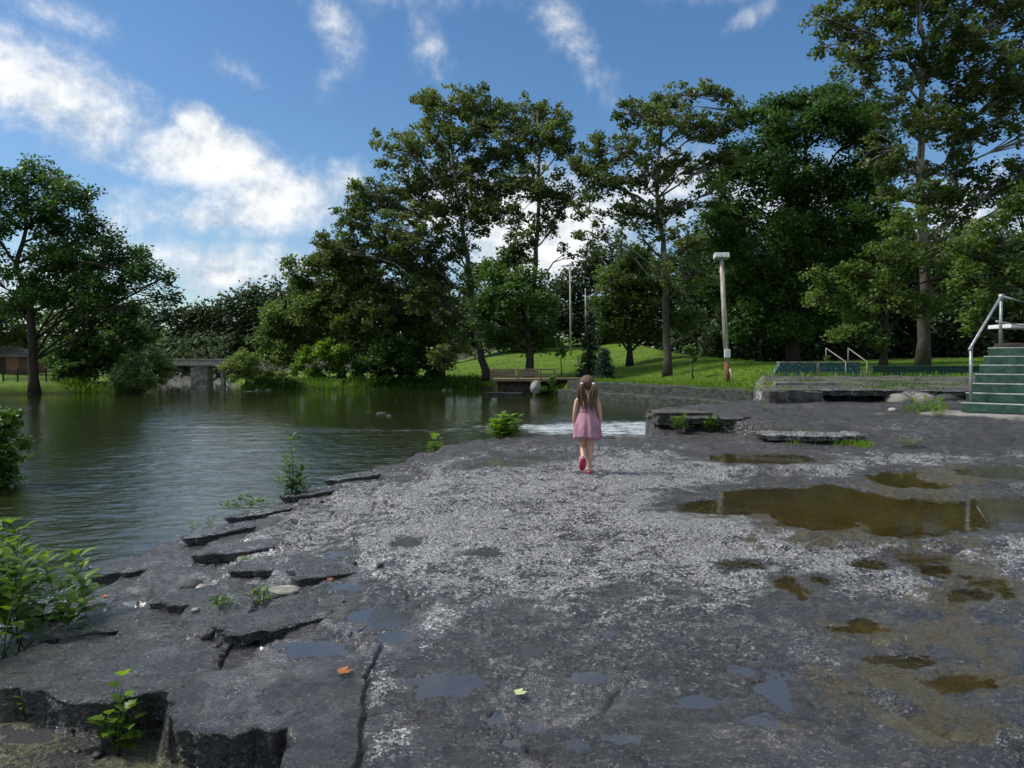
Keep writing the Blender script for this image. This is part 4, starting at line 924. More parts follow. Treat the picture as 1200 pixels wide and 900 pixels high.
# ------------------------------------------------------------ POLES
lz = tz(X(851, 39), 39)
lp = thing('lamp_pole', (X(853, 39), 39, lz - .1), 'tall weathered wooden lamp pole with two box floodlights on the lawn', 'lamp pole')
top = P(845.5, 303, 39) - np.array([X(853, 39), 39, lz - .1]); low = top * .19 + np.array([0, 0, 0])
tubeobj('pole', [low, top * .6, top], [.135, .125, .105], M['pole'], lp, 12)
tubeobj('pole_foot', [(0, 0, -.2), low * 1.0], [.15, .138], M['pole_low'], lp, 12)
boxobj('meter_box', tuple(low + np.array([-.02, -.2, .45])), (.30, .14, .42), M['white'], lp, 0, .02)
a_ = boxobj('lamp_arm', tuple(top + np.array([0, 0, .05])), (.62, .08, .08), M['metalbox'], lp, 0, .01)
for s in (-1, 1):
    h = boxobj('floodlight', tuple(top + np.array([.2 * s - .03, -.08, .12])), (.36, .42, .26), M['metalbox'], lp, .0, .03, 0, (R(-12), 0))
    boxobj('lens', tuple(top + np.array([.2 * s - .03, -.1, -.03])), (.28, .3, .02), M['galv'], h, 0, .004, 0, (R(-12), 0))
st_ = tubeobj('plank_brace', [P(854, 432, 39) - np.array([X(853, 39), 39, lz - .1]) + [0, -.2, 0], P(858.5, 448, 39) - np.array([X(853, 39), 39, lz - .1]) + [0, -.2, 0]], [.05, .05], M['pole'], lp, 4)
for px, pt, pb, DD, r_, lab in ((669, 308, 408, 84, .12, 'pale straight utility pole far up the lawn slope'), (687, 338, 400, 95, .10, 'thinner grey utility pole beyond the pale one')):
    b = P(px, pb, DD); t = P(px - 1, pt, DD); zb = min(tz(b[0], DD), b[2]); u = thing('utility_pole', (b[0], DD, zb), lab, 'utility pole', 'utility poles on the hill')
    tubeobj('pole', [(0, 0, -.3), (t[0] - b[0], 0, t[2] - zb)], [r_, r_ * .8], M['pole'], u, 8); boxobj('crossarm', (t[0] - b[0], 0, t[2] - zb - .3), (1.0, .1, .1), M['woodd'], u)

# ------------------------------------------------------------ GREEN WALLS AND HANDRAILS (far right lawn)
gz_ = 1.58
gw = thing('green_block_wall', (X(956, 29), 29, gz_), 'low chipped green block wall with slanted end beside the far handrails', 'wall')
x0, x1 = X(907, 29) - X(956, 29), X(1008, 29) - X(956, 29)
Vw = []
for y in (0, .35):
    Vw += [(x0 - .15, y, -.15), (x1, y, -.15), (x1, y, .60), (x0 + .25, y, .60)]
meshobj('block_face', Vw, [(0, 1, 2, 3), (7, 6, 5, 4), (3, 2, 6, 7), (0, 3, 7, 4), (1, 5, 6, 2)], M['greenold'], gw)
bm = bmesh.new()
xx = X(958, 29) - X(956, 29)
addbox(bm, (xx, -.03, .22), (.10, .07, .74), 0, .01, .01); bmobj('bare_pilaster', bm, M['concrete'], gw)
boxobj('coping', ((x0 + x1) / 2 + .12, .17, .63), (x1 - x0 - .2, .42, .05), M['concrete'], gw, 0, .01)
fs = thing('garden_steps', (X(1000, 29.3), 29.3, gz_), 'short flight of grey steps between far handrails', 'steps')
for k in range(3): boxobj('step', (.0, .35 * k, .02 + .16 * k), (1.1, .36, .16), M['concrete'], fs, 0, .01)
for i, (pa, pb, lab) in enumerate((((968, 408), (991, 424), 'left handrail of the far garden steps'), ((994, 408), (1016, 424), 'right handrail of the far garden steps'))):
    A_ = P(pa[0], pa[1], 30.6); B_ = P(pb[0], pb[1], 28.7); og2 = np.array([B_[0], B_[1], gz_]); h = thing('handrail', og2, lab, 'handrail', 'handrails of the far garden steps')
    tubeobj('rail', [A_ - og2, B_ - og2], .022, M['brownrail'], h, 8); tubeobj('post', [B_ - og2, (0, 0, -.1)], .02, M['brownrail'], h, 8); tubeobj('post', [A_ - og2, A_ - og2 + [0, 0, -.75]], .02, M['brownrail'], h, 8)
dk = thing('green_long_wall', (X(1085, 33), 33, tz(X(1085, 33), 33)), 'long low dark green wall along the shaded lawn', 'wall')
meshl = boxobj('wall_body', (0, 0, .18), (X(1150, 33) - X(1022, 33), .3, .42), M['block'], dk, 0, .02)
boxobj('coping', (0, 0, .405), (X(1150, 33) - X(1022, 33) + .06, .36, .05), M['green'], dk, 0, .01)

# ------------------------------------------------------------ GREEN STEPS (right)
sx, sy = 7.9, 13.0; szz = slab_base(np.array([8.5]), np.array([13.2]))[0] + .015
s0 = thing('green_steps', (sx, sy, szz), 'dark green concrete steps with worn pale edges at the right edge', 'steps', rz=R(-45))
NR = 7; rise = (2.48 - szz) / NR - .0; run = .30; Wd = 4.6
for k in range(NR):
    boxobj('step', (Wd / 2 , run * k + (NR - k) * run / 2 + .3, rise * (k + .5) - (.0)), (Wd, (NR - k) * run + .6, rise - .012), M['green'], s0, 0, .012)
    boxobj('step_edge', (Wd / 2, run * k + .045, rise * (k + 1) + .001), (Wd + .01, .10, .02), M['nose'], s0, 0, .005)
pad = thing('concrete_pad', (sx - .1, sy - .12, szz - .12), 'pale concrete pad under the green steps', 'pad', rz=R(-45))
boxobj('pad_slab', (2.3, 1.1, 0.02), (5.6, 3.2, .17), M['concrete'], pad, 0, .02, .02)
def loc(u, v, w): return (u, v, w)
rl = thing('steel_handrail', (sx, sy, szz), 'galvanised pipe handrail on the left side of the green steps', 'handrail', rz=R(-45))
b0 = np.array([.12, .12, rise]); t0 = np.array([.16, run * 6 + .2, rise * 7]); hp = .98
topA = b0 + [0, -.05, .98]; topB = t0 + [0, 0, 1.0]
tubeobj('post', [b0 - [0, 0, .02], topA], .027, M['galv'], rl, 10)
tubeobj('post', [t0 - [0, 0, .02], topB], .027, M['galv'], rl, 10)
tubeobj('sloping_rail', [topA + (topA - topB) * .05, topB], .024, M['galv'], rl, 10)
tubeobj('level_rail', [topB, topB + [0.02, 3.0, 0.0], topB + [4.4, 3.02, 0]], .028, M['galv'], rl, 10)
mm_ = .52
tubeobj('middle_rail', [t0 + [0, -.35, .5], t0 + [0.02, 3.0, .5], t0 + [4.4, 3.02, .5]], .022, M['galv'], rl, 10)
tubeobj('post', [t0 + [0.02, 3.0, -.02], t0 + [0.02, 3.0, 1.0]], .03, M['galv'], rl, 10)
tubeobj('rail_collar', [topB + [0, 0, -.07], topB + [0, 0, .04]], .045, M['galv'], rl, 10)
# raised bank and landing behind the steps
c45 = math.cos(R(-45)); s45 = math.sin(R(-45))
def S2W(u, v): return (sx + u * c45 - v * s45, sy + u * s45 + v * c45)
cx_, cy_ = S2W(Wd / 2 + .4, 5.0)
n1, n2 = 60, 60; uu = np.linspace(.1, 9, n1); vv = np.linspace(2.3, 9, n2); U, Vv = np.meshgrid(uu, vv)
Xb = sx + U * c45 - Vv * s45; Yb = sy + U * s45 + Vv * c45
e = ss(.0, .9, U - .1) * (1 - ss(7.5, 9, Vv)) * (1 - ss(8, 9, U)); Zb = szz - .3 + e * (2.42 - szz + .3) + .03 * fbm(Xb, Yb, 3, 8)
I = (np.arange(n2 - 1)[:, None] * n1 + np.arange(n1 - 1)[None]).ravel()
o = meshobj('grass_bank', np.stack([Xb.ravel(), Yb.ravel(), Zb.ravel()], 1), np.stack([I, I + 1, I + n1 + 1, I + n1], 1), M['ground'], None, True); tag(o, kind='structure'); vattr(o, 'dirt', np.full(Xb.size, .35))
pts = [(sx + u * c45 - v * s45, sy + u * s45 + v * c45, 2.40) for u, v in zip(RNG.uniform(1, 5, 160), RNG.uniform(2.8, 6.5, 160))]
tufts('bank_top_grass', 'patchy grass on the raised ground above the green steps', pts, .12, 'weed', .012, .12, 8)
tb_o = P(1196, 381, 19); tb = thing('white_table', (tb_o[0], 19, 2.40), 'white topped table beyond the handrail at the right edge', 'table')
boxobj('table_top', (.15, 0, .72), (1.5, .8, .10), M['white'], tb, .1, .02)
for a in (-.45, .75): boxobj('leg', (a, 0, .32), (.05, .06, .70), M['woodd'], tb, .1, .01)
lg = P(1192, 399, 18); lo = tubeobj('cut_log', [(-.5, 0, .12), (0, .05, .13), (.45, .1, .12)], [.13, .14, .12], M['bark'], None, 10); lo.location = (lg[0], 18, 2.42); tag(lo, 'brown cut log lying above the steps under the white table', 'log')

# ------------------------------------------------------------ NEAR PLANTS (real leaf shapes)
def leafgeo(V, Fc, T, base, d, up, L, W, droop=.25, tint=.5, lobes=0):
    d = d / np.linalg.norm(d); s = np.cross(d, up); s /= np.linalg.norm(s) + 1e-9; n = np.cross(s, d); n0 = len(V)
    prof = [(0, .06), (.18, .62), (.38, 1.0), (.6, .86), (.8, .48), (1, .0)]
    if lobes: prof = [(0, .1), (.12, .75), (.25, .70), (.38, 1.25), (.5, .72), (.66, .80), (.8, .35), (1, 0)]
    for t, w in prof:
        c = base + d * L * t - n * (droop * L * t * t)
        V.append(c + s * w * W * .5 + n * .12 * w * W); V.append(c); V.append(c - s * w * W * .5 + n * .12 * w * W)
    for i in range(len(prof) - 1):
        a = n0 + i * 3; Fc.append((a, a + 1, a + 4, a + 3)); Fc.append((a + 1, a + 2, a + 5, a + 4)); T += [tint, tint]
def plant(name, label, stems, L, W, mat='bright', per=12, group=None, lobes=0, tb=0, cat='plant', tops=1.0, droop=.25):
    """stems: list of (base xyz, tip xyz)"""
    org = np.array(stems[0][0]); root = thing(name, org, label, cat, group)
    V, Fc, T = [], [], []; SV, SF = [], []
    for b, t in stems:
        b = np.array(b) - org; t = np.array(t) - org; H = np.linalg.norm(t - b)
        mid = (b + t) / 2 + RNG.normal(size=3) * H * .06
        r_ = max(.003, H * .008)
        tube(SV, SF, [b - [0, 0, .02], mid, t], [r_, r_ * .8, r_ * .4], 5)
        for k in range(per):
            f = .22 + .78 * (k + .5) / per; c = b * (1 - f) ** 2 + 2 * f * (1 - f) * mid + t * f * f
            a = k * 2.4 + RNG.uniform(-.5, .5); el = RNG.uniform(.0, .6) + .4 * f
            d = np.array([math.cos(a) * math.cos(el), math.sin(a) * math.cos(el), math.sin(el)])
            pe = c + d * L * .35; tube(SV, SF, [c, pe], [r_ * .5, r_ * .4], 3, False)
            leafgeo(V, Fc, T, pe, d, np.array([0, 0, 1.0]), L * RNG.uniform(.65, 1.2), W * RNG.uniform(.7, 1.15), droop + RNG.uniform(-.1, .2), np.clip(.5 + .25 * RNG.normal() + tb + .3 * (f - .5), 0, 1), lobes)
    o = meshobj('foliage', V, Fc, M[mat], root, True); fattr(o, 'tint', np.array(T)); meshobj('stem', SV, SF, M['stem'], root, True)
    return root
def bushstems(c, n, rad, h):
    out = []
    for k in range(n):
        a = RNG.uniform(0, 6.28); r_ = rad * RNG.random() ** .5
        b = np.array(c) + [math.cos(a) * r_ * .35, math.sin(a) * r_ * .35, 0]; out.append((b, np.array(c) + [math.cos(a) * r_, math.sin(a) * r_, h * RNG.uniform(.55, 1.0) * (1 - .35 * (r_ / rad) ** 2)]))
    return out
pA = np.array([-.13, 11.95, .93]); pA[2] = min(.95, slabz(pA[0], pA[1]) + .03) if slabz(pA[0], pA[1]) > .5 else .9
plant('sycamore_sapling', 'bright green leafy sapling bush at the far slab edge left of the girl', bushstems(pA, 20, .30, .50), .135, .12, 'bright', 9, None, 1)
pB = np.array([-1.16, 11.75, .55]); plant('sycamore_sapling', 'small bright sapling poking up behind the slab left of the bigger one', bushstems(pB, 7, .15, .60), .11, .10, 'bright', 8, None, 1)
b = np.array([-2.66, 8.9, 0]); b[2] = slabz(b[0], b[1])
plant('spindly_plant', 'spindly leafy plant leaning over the water at the left slab edge', [(b, b + [.0, 0, .22]), (b, b + [-.1, .1, .55]), (b, b + [-.02, .05, .82]), (b, b + [.12, 0, .25]), (b, b + [-.18, 0, .3]), (b, b + [.2, 0, .16]), (b, b + [.05, .1, .36]), (b, b + [-.05, 0, .5]), (b, b + [.1, .1, .45])], .10, .06, 'weed', 18, None, 0, .05)
b = onslab(322, 594); plant('arching_vine', 'low arching vine leaves along the slab edge by the water', [(b, b + [-.42 - .07 * k, -.05 * k, .10 - .03 * k]) for k in range(4)], .10, .055, 'weed', 9, None, 0, 0)
for px, py, h, lab in ((246, 622, .16, 'small upright sprout on the slab edge right of its twin'), (226, 628, .13, 'small upright sprout at the slab edge nearest the water')):
    b = onslab(px, py); plant('sprout', lab, [(b, b + [0, 0, h]), (b, b + [.03, 0, h * .8])], .08, .028, 'weed', 6, 'sprouts on the slab edge', 0, .1)
# big near-left plant
st = []
for k in range(46):
    bx = -3.75 + RNG.normal() * .32; by = 5.15 + RNG.normal() * .35; h = RNG.uniform(.25, .95)
    st.append(((bx, by, max(.02, slabz(bx, by))), (bx + RNG.normal() * .10 , by + RNG.normal() * .1, .12 + h)))
plant('broadleaf_plant', 'tall bright broad leaved plant crowding the lower left water edge', st, .135, .085, 'bright', 19, None, 0, -.25)
b = np.array([-3.35, 4.95, .2]); b[2] = slabz(b[0], b[1]); plant('trailing_plant', 'thin stemmed leafy plant reaching right over the water at lower left', [(b, b + [.15, .25, .62]), (b, b + [.28, .1, .45]), (b, b + [.2, .3, .3]), (b, b + [-.05, .1, .5])], .10, .045, 'weed', 10)
b = np.array([-1.98, 3.9, .16]); b[2] = slabz(-1.98, 3.7)
for b_, lab, h, n in ((P(143, 822, 3.72), 'small broad leaved plant growing in front of the ledge at lower left', .34, 5),):
    z0 = min(slabz(b_[0], 3.65), .25); b = np.array([b_[0], 3.68, z0]); plant('broadleaf_seedling', lab, [(b, b + [RNG.normal() * .06, RNG.normal() * .04, h * RNG.uniform(.4, 1.1)]) for _ in range(n)] + [(b, b + [.03, 0, .42])], .085, .062, 'bright', 6, None, 1, -.15)
wl = ((40, 830, .10, 'small weed on the low shelf at the lower left corner'), (188, 850, .12, 'ferny weed under the dark ledge'), (336, 890, .16, 'bright grass sprout at the bottom under the ledge'))
for px, py, h, lab in wl:
    p_ = G(px, py, .2); z0 = slabz(p_[0], p_[1]); z0 = z0 if z0 < .35 else .2; b = np.array([p_[0], p_[1], z0]); plant('weed', lab, bushstems(b, 5, .09, h * 1.3), .055, .03, 'bright', 6, 'weeds on the rock', 0, -.2)
for px, py, h, lab in ((260, 712, .07, 'low green weed tuft on the slab beside the loose stones'), (306, 706, .09, 'low green weed tuft at the top of the crack'), (290, 662, .06, 'little weed tuft on the slab near the water'), (215, 618, .05, 'tiny weed tuft low on the slab edge'),
                       (1087, 483, .30, 'bright weed clump at the foot of the rock terrace'), (1098, 490, .16, 'smaller weed clump in front of the terrace foot'), (1065, 524, .14, 'weed clump beside the far brown puddle'), (899, 482, .12, 'weed tuft below the terrace end blocks'), (885, 463, .4, 'bright yellow green weed at the river wall end')):
    b = onslab(px, py) if py > 470 else P(px, py, 17.5); 
    if py > 480 and px > 900: b = onslab(px, py)
    plant('weed', lab, bushstems(b, 9, h * 1.2, h), h * .75 if h < .1 else h * .45, h * .28 if h < .1 else h * .18, 'bright' if px > 1000 or px == 885 else 'weed', 5, 'weeds on the rock', 0, -.05)
for k, (px, lab) in enumerate(((796, 'dark green plant drooping over the ledge block'), (838, 'mossy weeds hanging on the broken ledge'))):
    b = P(px, 505, 12.1); b[2] = 1.06; plant('ledge_plant', lab, bushstems(b, 12, .18, .30), .09, .05, 'weed', 8, None, 0, -.3)
b = onslab(1045, 530)
pts = []
for k in range(90):
    px = RNG.uniform(925, 1020); p_ = onslab(px, 514 + (px - 925) * .09 + RNG.normal() * 1); pts.append((p_[0], p_[1], p_[2]))
for k in range(60): 
    px = RNG.uniform(1060, 1110); p_ = onslab(px, 480 + RNG.normal() * 3); pts.append((p_[0], p_[1], p_[2]))
tufts('crevice_grass', 'thin grass growing along the crevice of the upper rock bed', pts, .07, 'bright', .008, .05, 6)

# fallen leaves
def fallen(px, py, s, mat, lab, z=None, rz=0):
    p_ = onslab(px, py) if z is None else G(px, py, z)
    if z is not None: p_[2] = slabz(p_[0], p_[1])
    V, Fc, T = [], [], []
    for k in range(5):
        a = rz + (k - 2) * .62; L = s * (1 - .18 * abs(k - 2))
        leafgeo(V, Fc, T, np.array([0, 0, 0.0]), np.array([math.cos(a), math.sin(a), .16]), np.array([0, 0, 1.0]), L, s * .5, -.15 + .1 * k % .3, .5)
    o = meshobj('fallen_leaf', V, Fc, M[mat], None, True); o.location = (p_[0], p_[1], p_[2] + .014); tag(o, lab, 'leaf')
fallen(398, 792, .075, 'orange', 'orange brown dead leaf on the wet slab', None, .3)
fallen(122, 868, .085, 'orange', 'orange dead leaf on the low shelf at lower left', .15, -.4)
fallen(104, 862, .09, 'brownleaf', 'dark curled dead leaf beside the orange leaf on the low shelf', .15, 1.5)
fallen(605, 817, .055, 'yleaf', 'pale yellow green fallen leaf near the bottom puddles', None, .2)
fallen(121, 702, .06, 'orange', 'rusty dead leaf on the left side of the slab', None, 1.2)
fallen(387, 682, .04, 'orange', 'small reddish leaf above the blue puddle', None, 2)
fallen(288, 897, .05, 'orange', 'orange leaf in the shadow below the ledge', .15, 2)
# brittle straw stalks standing by the brown puddle
b = onslab(1160, 614); tubeobj_ = tubeobj('dry_stalk', [(0, 0, -.02), (-.10, .02, .15)], [.004, .002], M['pole'], None, 4); tubeobj_.location = b; tag(tubeobj_, 'thin pale dry stalk leaning out of the brown puddle', 'stalk')

# ------------------------------------------------------------ THE GIRL
g0 = onslab(691, 554); 
girl = None
def skinobj(name, verts, edges, radii, root, mat, parent, sub=2):
    me = bpy.data.meshes.new(name); me.from_pydata([tuple(map(float, v)) for v in verts], edges, []); me.update(); me.materials.append(mat)
    o = bpy.data.objects.new(name, me); link(o, parent)
    m = o.modifiers.new('Skin', 'SKIN'); m.use_smooth_shade = True; m.branch_smoothing = .6
    lay = me.skin_vertices[0].data if me.skin_vertices else None
    if lay is None:
        bm = bmesh.new(); bm.from_mesh(me); bm.verts.layers.skin.verify(); bm.to_mesh(me); bm.free(); lay = me.skin_vertices[0].data
    for i, r_ in enumerate(radii):
        lay[i].radius = r_ if isinstance(r_, tuple) else (r_, r_); lay[i].use_root = (i == root)
    s = o.modifiers.new('Sub', 'SUBSURF'); s.levels = sub; s.render_levels = sub
    return o
def build_girl():
    v = []; e = []; r_ = []
    def add(p, rad, par=None):
        v.append(p); r_.append(rad); i = len(v) - 1
        if par is not None: e.append((par, i))
        return i
    pel = add((0, 0, .585), (.085, .068)); 
    w = add((0, .005, .70), (.075, .058), pel); ch = add((0, .012, .82), (.082, .060), w); up = add((0, .01, .895), (.065, .048), ch)
    nk = add((0, .015, .945), .033, up); nk2 = add((0, .022, .975), .033, nk); h1 = add((0, .035, 1.02), (.062, .066), nk2); h2 = add((0, .035, 1.075), (.074, .082), h1); add((0, .025, 1.125), (.058, .062), h2)
    for s in (-1, 1):
        sh = add((s * .088, .008, .895), .036, up); sh2 = add((s * .122, .004, .865), .033, sh)
        el = add((s * .148, -.012, .735), .025, sh2); fo = add((s * .155, .008, .66), .023, el); wr = add((s * .150, .028, .572), .0165, fo)
        pa = add((s * .150, .036, .535), (.020, .014), wr)
        for k, (fx, ln_) in enumerate(((-.016, .040), (-.005, .047), (.006, .044), (.016, .034))):
            f0 = add((s * .150 + fx, .040, .512), .0068, pa); f1 = add((s * .149 + fx, .045, .512 - ln_ * .55), .0062, f0); add((s * .146 + fx, .043, .512 - ln_), .005, f1)
        t0_ = add((s * .150 - s * .012, .052, .528), .0072, pa); add((s * .150 - s * .014, .066, .505), .006, t0_)
    # right (planted) leg, viewer's right
    hp_ = add((.046, .0, .53), .060, pel); kn = add((.038, .02, .315), .041, hp_); cf = add((.032, .0, .215), .040, kn); an = add((.030, -.005, .085), .025, cf); ft = add((.030, .05, .045), (.028, .022), an); add((.032, .11, .035), (.024, .014), ft)
    # left leg swinging: heel lifted, sole towards the viewer
    hp_ = add((-.046, 0, .53), .060, pel); kn = add((-.046, .055, .335), .041, hp_); cf = add((-.048, -.03, .265), .039, kn); an = add((-.052, -.115, .19), .025, cf); ft = add((-.055, -.105, .135), (.025, .022), an); add((-.058, -.075, .085), (.022, .014), ft)
    body = skinobj('person', v, e, r_, 0, M['skin'], None)
    tag(body, 'young girl in pink dress with two pigtails walking away on the slab', 'person')
    body.location = (g0[0] - .03, g0[1], g0[2] - .012); body.rotation_euler = (0, 0, R(-3))
    # ears, face
    for s in (-1, 1):
        bm = bmesh.new(); bmesh.ops.create_uvsphere(bm, u_segments=10, v_segments=8, radius=1); bmesh.ops.scale(bm, vec=(.008, .014, .022), verts=bm.verts); bmesh.ops.translate(bm, vec=(s * .078, .03, 1.045), verts=bm.verts); bmobj('ear', bm, M['skin'], body, True)
        bm = bmesh.new(); bmesh.ops.create_uvsphere(bm, u_segments=10, v_segments=8, radius=.010); bmesh.ops.translate(bm, vec=(s * .028, .108, 1.06), verts=bm.verts); bmobj('eye', bm, M['black'], body, True)
    bm = bmesh.new(); bmesh.ops.create_uvsphere(bm, u_segments=10, v_segments=8, radius=1); bmesh.ops.scale(bm, vec=(.009, .012, .014), verts=bm.verts); bmesh.ops.translate(bm, vec=(0, .118, 1.035), verts=bm.verts); bmobj('nose', bm, M['skin'], body, True)
    bm = bmesh.new(); bmesh.ops.create_uvsphere(bm, u_segments=10, v_segments=8, radius=1); bmesh.ops.scale(bm, vec=(.018, .006, .005), verts=bm.verts); bmesh.ops.translate(bm, vec=(0, .106, 1.005), verts=bm.verts); bmobj('mouth', bm, M['shoe'], body, True)
    # dress: bodice + flared skirt
    n = 72
    def loft(rings, name, mat, thick=0):
        V, Fc = [], []
        for (z, rx, ry, cy, fold, wav) in rings:
            for k in range(n):
                a = 2 * math.pi * k / n; f = 1 + fold * (math.sin(a * 9 + .6) * .6 + math.sin(a * 14 + 2) * .4)
                V.append((rx * math.cos(a) * f, cy + ry * math.sin(a) * f, z + wav * math.sin(a * 3 + 1)))
        for i in range(len(rings) - 1):
            for k in range(n): k2 = (k + 1) % n; Fc.append((i * n + k, i * n + k2, (i + 1) * n + k2, (i + 1) * n + k))
        o = meshobj(name, V, Fc, mat, body, True); so = o.modifiers.new('Solid', 'SOLIDIFY'); so.thickness = .004; so.offset = 1; return o
    loft([(.725, .096, .078, .004, 0, 0), (.75, .092, .074, .006, 0, 0), (.79, .094, .074, .01, 0, 0), (.83, .096, .074, .012, 0, .002), (.858, .086, .068, .012, 0, .004)], 'dress_bodice', M['dress'])
    loft([(.745, .098, .080, .004, .0, 0), (.725, .103, .086, .004, .02, 0), (.68, .122, .105, .0, .035, 0), (.62, .140, .124, -.004, .05, .002), (.56, .152, .138, -.006, .06, .004), (.50, .160, .148, -.008, .07, .006), (.455, .164, .152, -.008, .085, .008), (.425, .166, .154, -.008, .10, .010)], 'dress_skirt', M['dress'])
    loft([(.735, .101, .084, .004, 0, 0), (.752, .1, .082, .004, 0, 0)], 'waistband', M['dress'])
    for s in (-1, 1): tubeobj('dress_strap', [(s * .03, -.06, .85), (s * .05, -.045, .90), (s * .052, .0, .925), (s * .045, .06, .86)], [.009] * 4, M['dress'], body, 6)
    # hair
    bm = bmesh.new(); bmesh.ops.create_uvsphere(bm, u_segments=32, v_segments=20, radius=1)
    for vv_ in bm.verts:
        c = vv_.co.copy(); a = math.atan2(c.y, c.x); rr = 1 + .018 * math.sin(a * 23 + c.z * 3)
        part = .035 * math.exp(-(c.x / .07) ** 2) * (1 if c.y < .5 else 0)
        vv_.co = Vector((c.x * .088 * rr, .022 + c.y * .094 * rr, 1.078 + c.z * .090 * rr * (1 - part)))
        if c.y > .35 and c.z < .35: vv_.co.y = .022 + .35 * .09 + (c.y - .35) * .03
        if c.z < -.2 : vv_.co.x *= .93
    bmobj('hair_cap', bm, M['hair'], body, True)
    for s in (-1, 1):
        V, Fc = [], []
        for k in range(9):
            j = RNG.normal(size=3) * .006; ox = (k - 4) * .0045
            tube(V, Fc, [(s * .060 + ox * .3, -.055, 1.075), (s * .078 + ox, -.085 + j[1], 1.045), (s * .076 + ox * 2.0, -.085 + j[1], .985), (s * .066 + ox * 2.4 + j[0], -.080 + j[1], .925), (s * .058 + ox * 2.2 + j[0], -.082 + j[1], .87), (s * .052 + ox * 1.6 + j[0] * 2, -.084, .81 + j[2] * 3), (s * .05 + ox + j[0] * 2, -.085, .775 + j[2] * 4)],
                 [.011, .013, .013, .012, .011, .008, .002], 6)
        meshobj('pigtail', V, Fc, M['hair'], body, True)
        bm = bmesh.new(); bmesh.ops.create_uvsphere(bm, u_segments=14, v_segments=10, radius=.019); bmesh.ops.scale(bm, vec=(1, .8, .7), verts=bm.verts); bmesh.ops.translate(bm, vec=(s * .070, -.076, 1.068), verts=bm.verts); bmobj('hair_tie', bm, M['tie'], body, True)
    # clogs: sole outline lofted, rounded upper
    def clog(M4):
        sh = []; ks = 12
        root_m = M4
        def outl(sc_, z):
            pts_ = []
            for k in range(28):
                a = 2 * math.pi * k / 28; y = .088 * math.sin(a); wd = .034 + .007 * ss(-.02, .06, np.array(y)).item(); x = wd * math.copysign(abs(math.cos(a)) ** .8, math.cos(a)); pts_.append((x * sc_, y * (.5 + .5 * sc_), z))
            return pts_
        V = outl(.96, 0) + outl(1.04, .008) + outl(1.03, .018); n_ = 28; Fc = [tuple(range(n_))[::-1], tuple(range(2 * n_, 3 * n_))]
        for i in range(2):
            for k in range(n_): k2 = (k + 1) % n_; Fc.append((i * n_ + k, i * n_ + k2, (i + 1) * n_ + k2, (i + 1) * n_ + k))
        V = [M4 @ Vector(p_) for p_ in V]; sol = meshobj('clog_sole', V, Fc, M['sole'], None, True)
        V, Fc = [], []; rings = [(1.0, .018), (.99, .032), (.93, .048), (.78, .060), (.5, .066)]
        for sc_, z in rings:
            for (x, y, zz) in outl(sc_, z):
                back = max(0, -y) / .088; V.append((x, y * (1 if y > 0 else .97), z * (1 - .25 * back) + .004 * back))
        for i in range(len(rings) - 1):
            for k in range(n_):
                k2 = (k + 1) % n_
                ym = V[i * n_ + k][1]
                if i >= 2 and ym < .0: continue
                Fc.append((i * n_ + k, i * n_ + k2, (i + 1) * n_ + k2, (i + 1) * n_ + k))
        if True: Fc.append(tuple((len(rings) - 1) * n_ + k for k in range(0, 15)))
        V = [M4 @ Vector(p_) for p_ in V]; u_ = meshobj('clog', V, Fc, M['shoe'], body, True); so = u_.modifiers.new('S', 'SOLIDIFY'); so.thickness = .004
        sol.parent = u_
        st2 = [M4 @ Vector(p_) for p_ in ((.042, .01, .04), (.038, -.06, .052), (0, -.092, .055), (-.038, -.06, .052), (-.042, .01, .04))]
        tubeobj('heel_strap', [np.array(p_) for p_ in st2], [.006] * 5, M['tie'], u_, 6)
    clog(Matrix.Translation((.031, .045, .008)) @ Matrix.Rotation(R(-4), 4, 'Z'))
    clog(Matrix.Translation((-.058, -.125, .125)) @ Matrix.Rotation(R(-62), 4, 'X') @ Matrix.Rotation(R(5), 4, 'Z'))
    return body
build_girl()

# ------------------------------------------------------------ WORLD, SUN, CAMERA
SUN_AZ, SUN_EL = R(-86), R(50)          # azimuth from +Y, negative = left
w = bpy.data.worlds.new('World'); sc.world = w; w.use_nodes = True; t = w.node_tree; t.nodes.clear()
class WN(NT):
    def __init__(s, tree): s.t = tree; s.n = tree.nodes
W = WN(t)
sky = W.new('ShaderNodeTexSky'); sky.sky_type = 'NISHITA'; sky.sun_disc = False; sky.sun_elevation = SUN_EL; sky.sun_rotation = SUN_AZ; sky.air_density = 1.0; sky.dust_density = .6; sky.ozone_density = 2.5
co = W.new('ShaderNodeTexCoord').outputs['Generated']; sp = W.new('ShaderNodeSeparateXYZ'); W.ln(co, sp.inputs[0])
u = W.math('ARCTAN2', sp.outputs[0], sp.outputs[1]); v = W.math('ARCSINE', sp.outputs[2])
cb = W.new('ShaderNodeCombineXYZ'); W.ln(u, cb.inputs[0]); W.ln(v, cb.inputs[1]); uv = cb.outputs[0]
def cloud(px, py, a, b, rot=0, amp=1):
    x = math.atan((px - 600) / F); y = math.atan((HOR - py) / F * math.cos(x))
    n = W.new('ShaderNodeMapping'); n.vector_type = 'TEXTURE'; n.inputs['Location'].default_value = (x, y, 0); n.inputs['Rotation'].default_value = (0, 0, R(rot)); n.inputs['Scale'].default_value = (a / F, b / F, 1)
    W.ln(uv, n.inputs['Vector']); l = W.new('ShaderNodeVectorMath'); l.operation = 'LENGTH'; W.ln(n.outputs[0], l.inputs[0])
    return W.math('MULTIPLY', W.math('SUBTRACT', 1.0, l.outputs['Value'], True), amp)
m = None
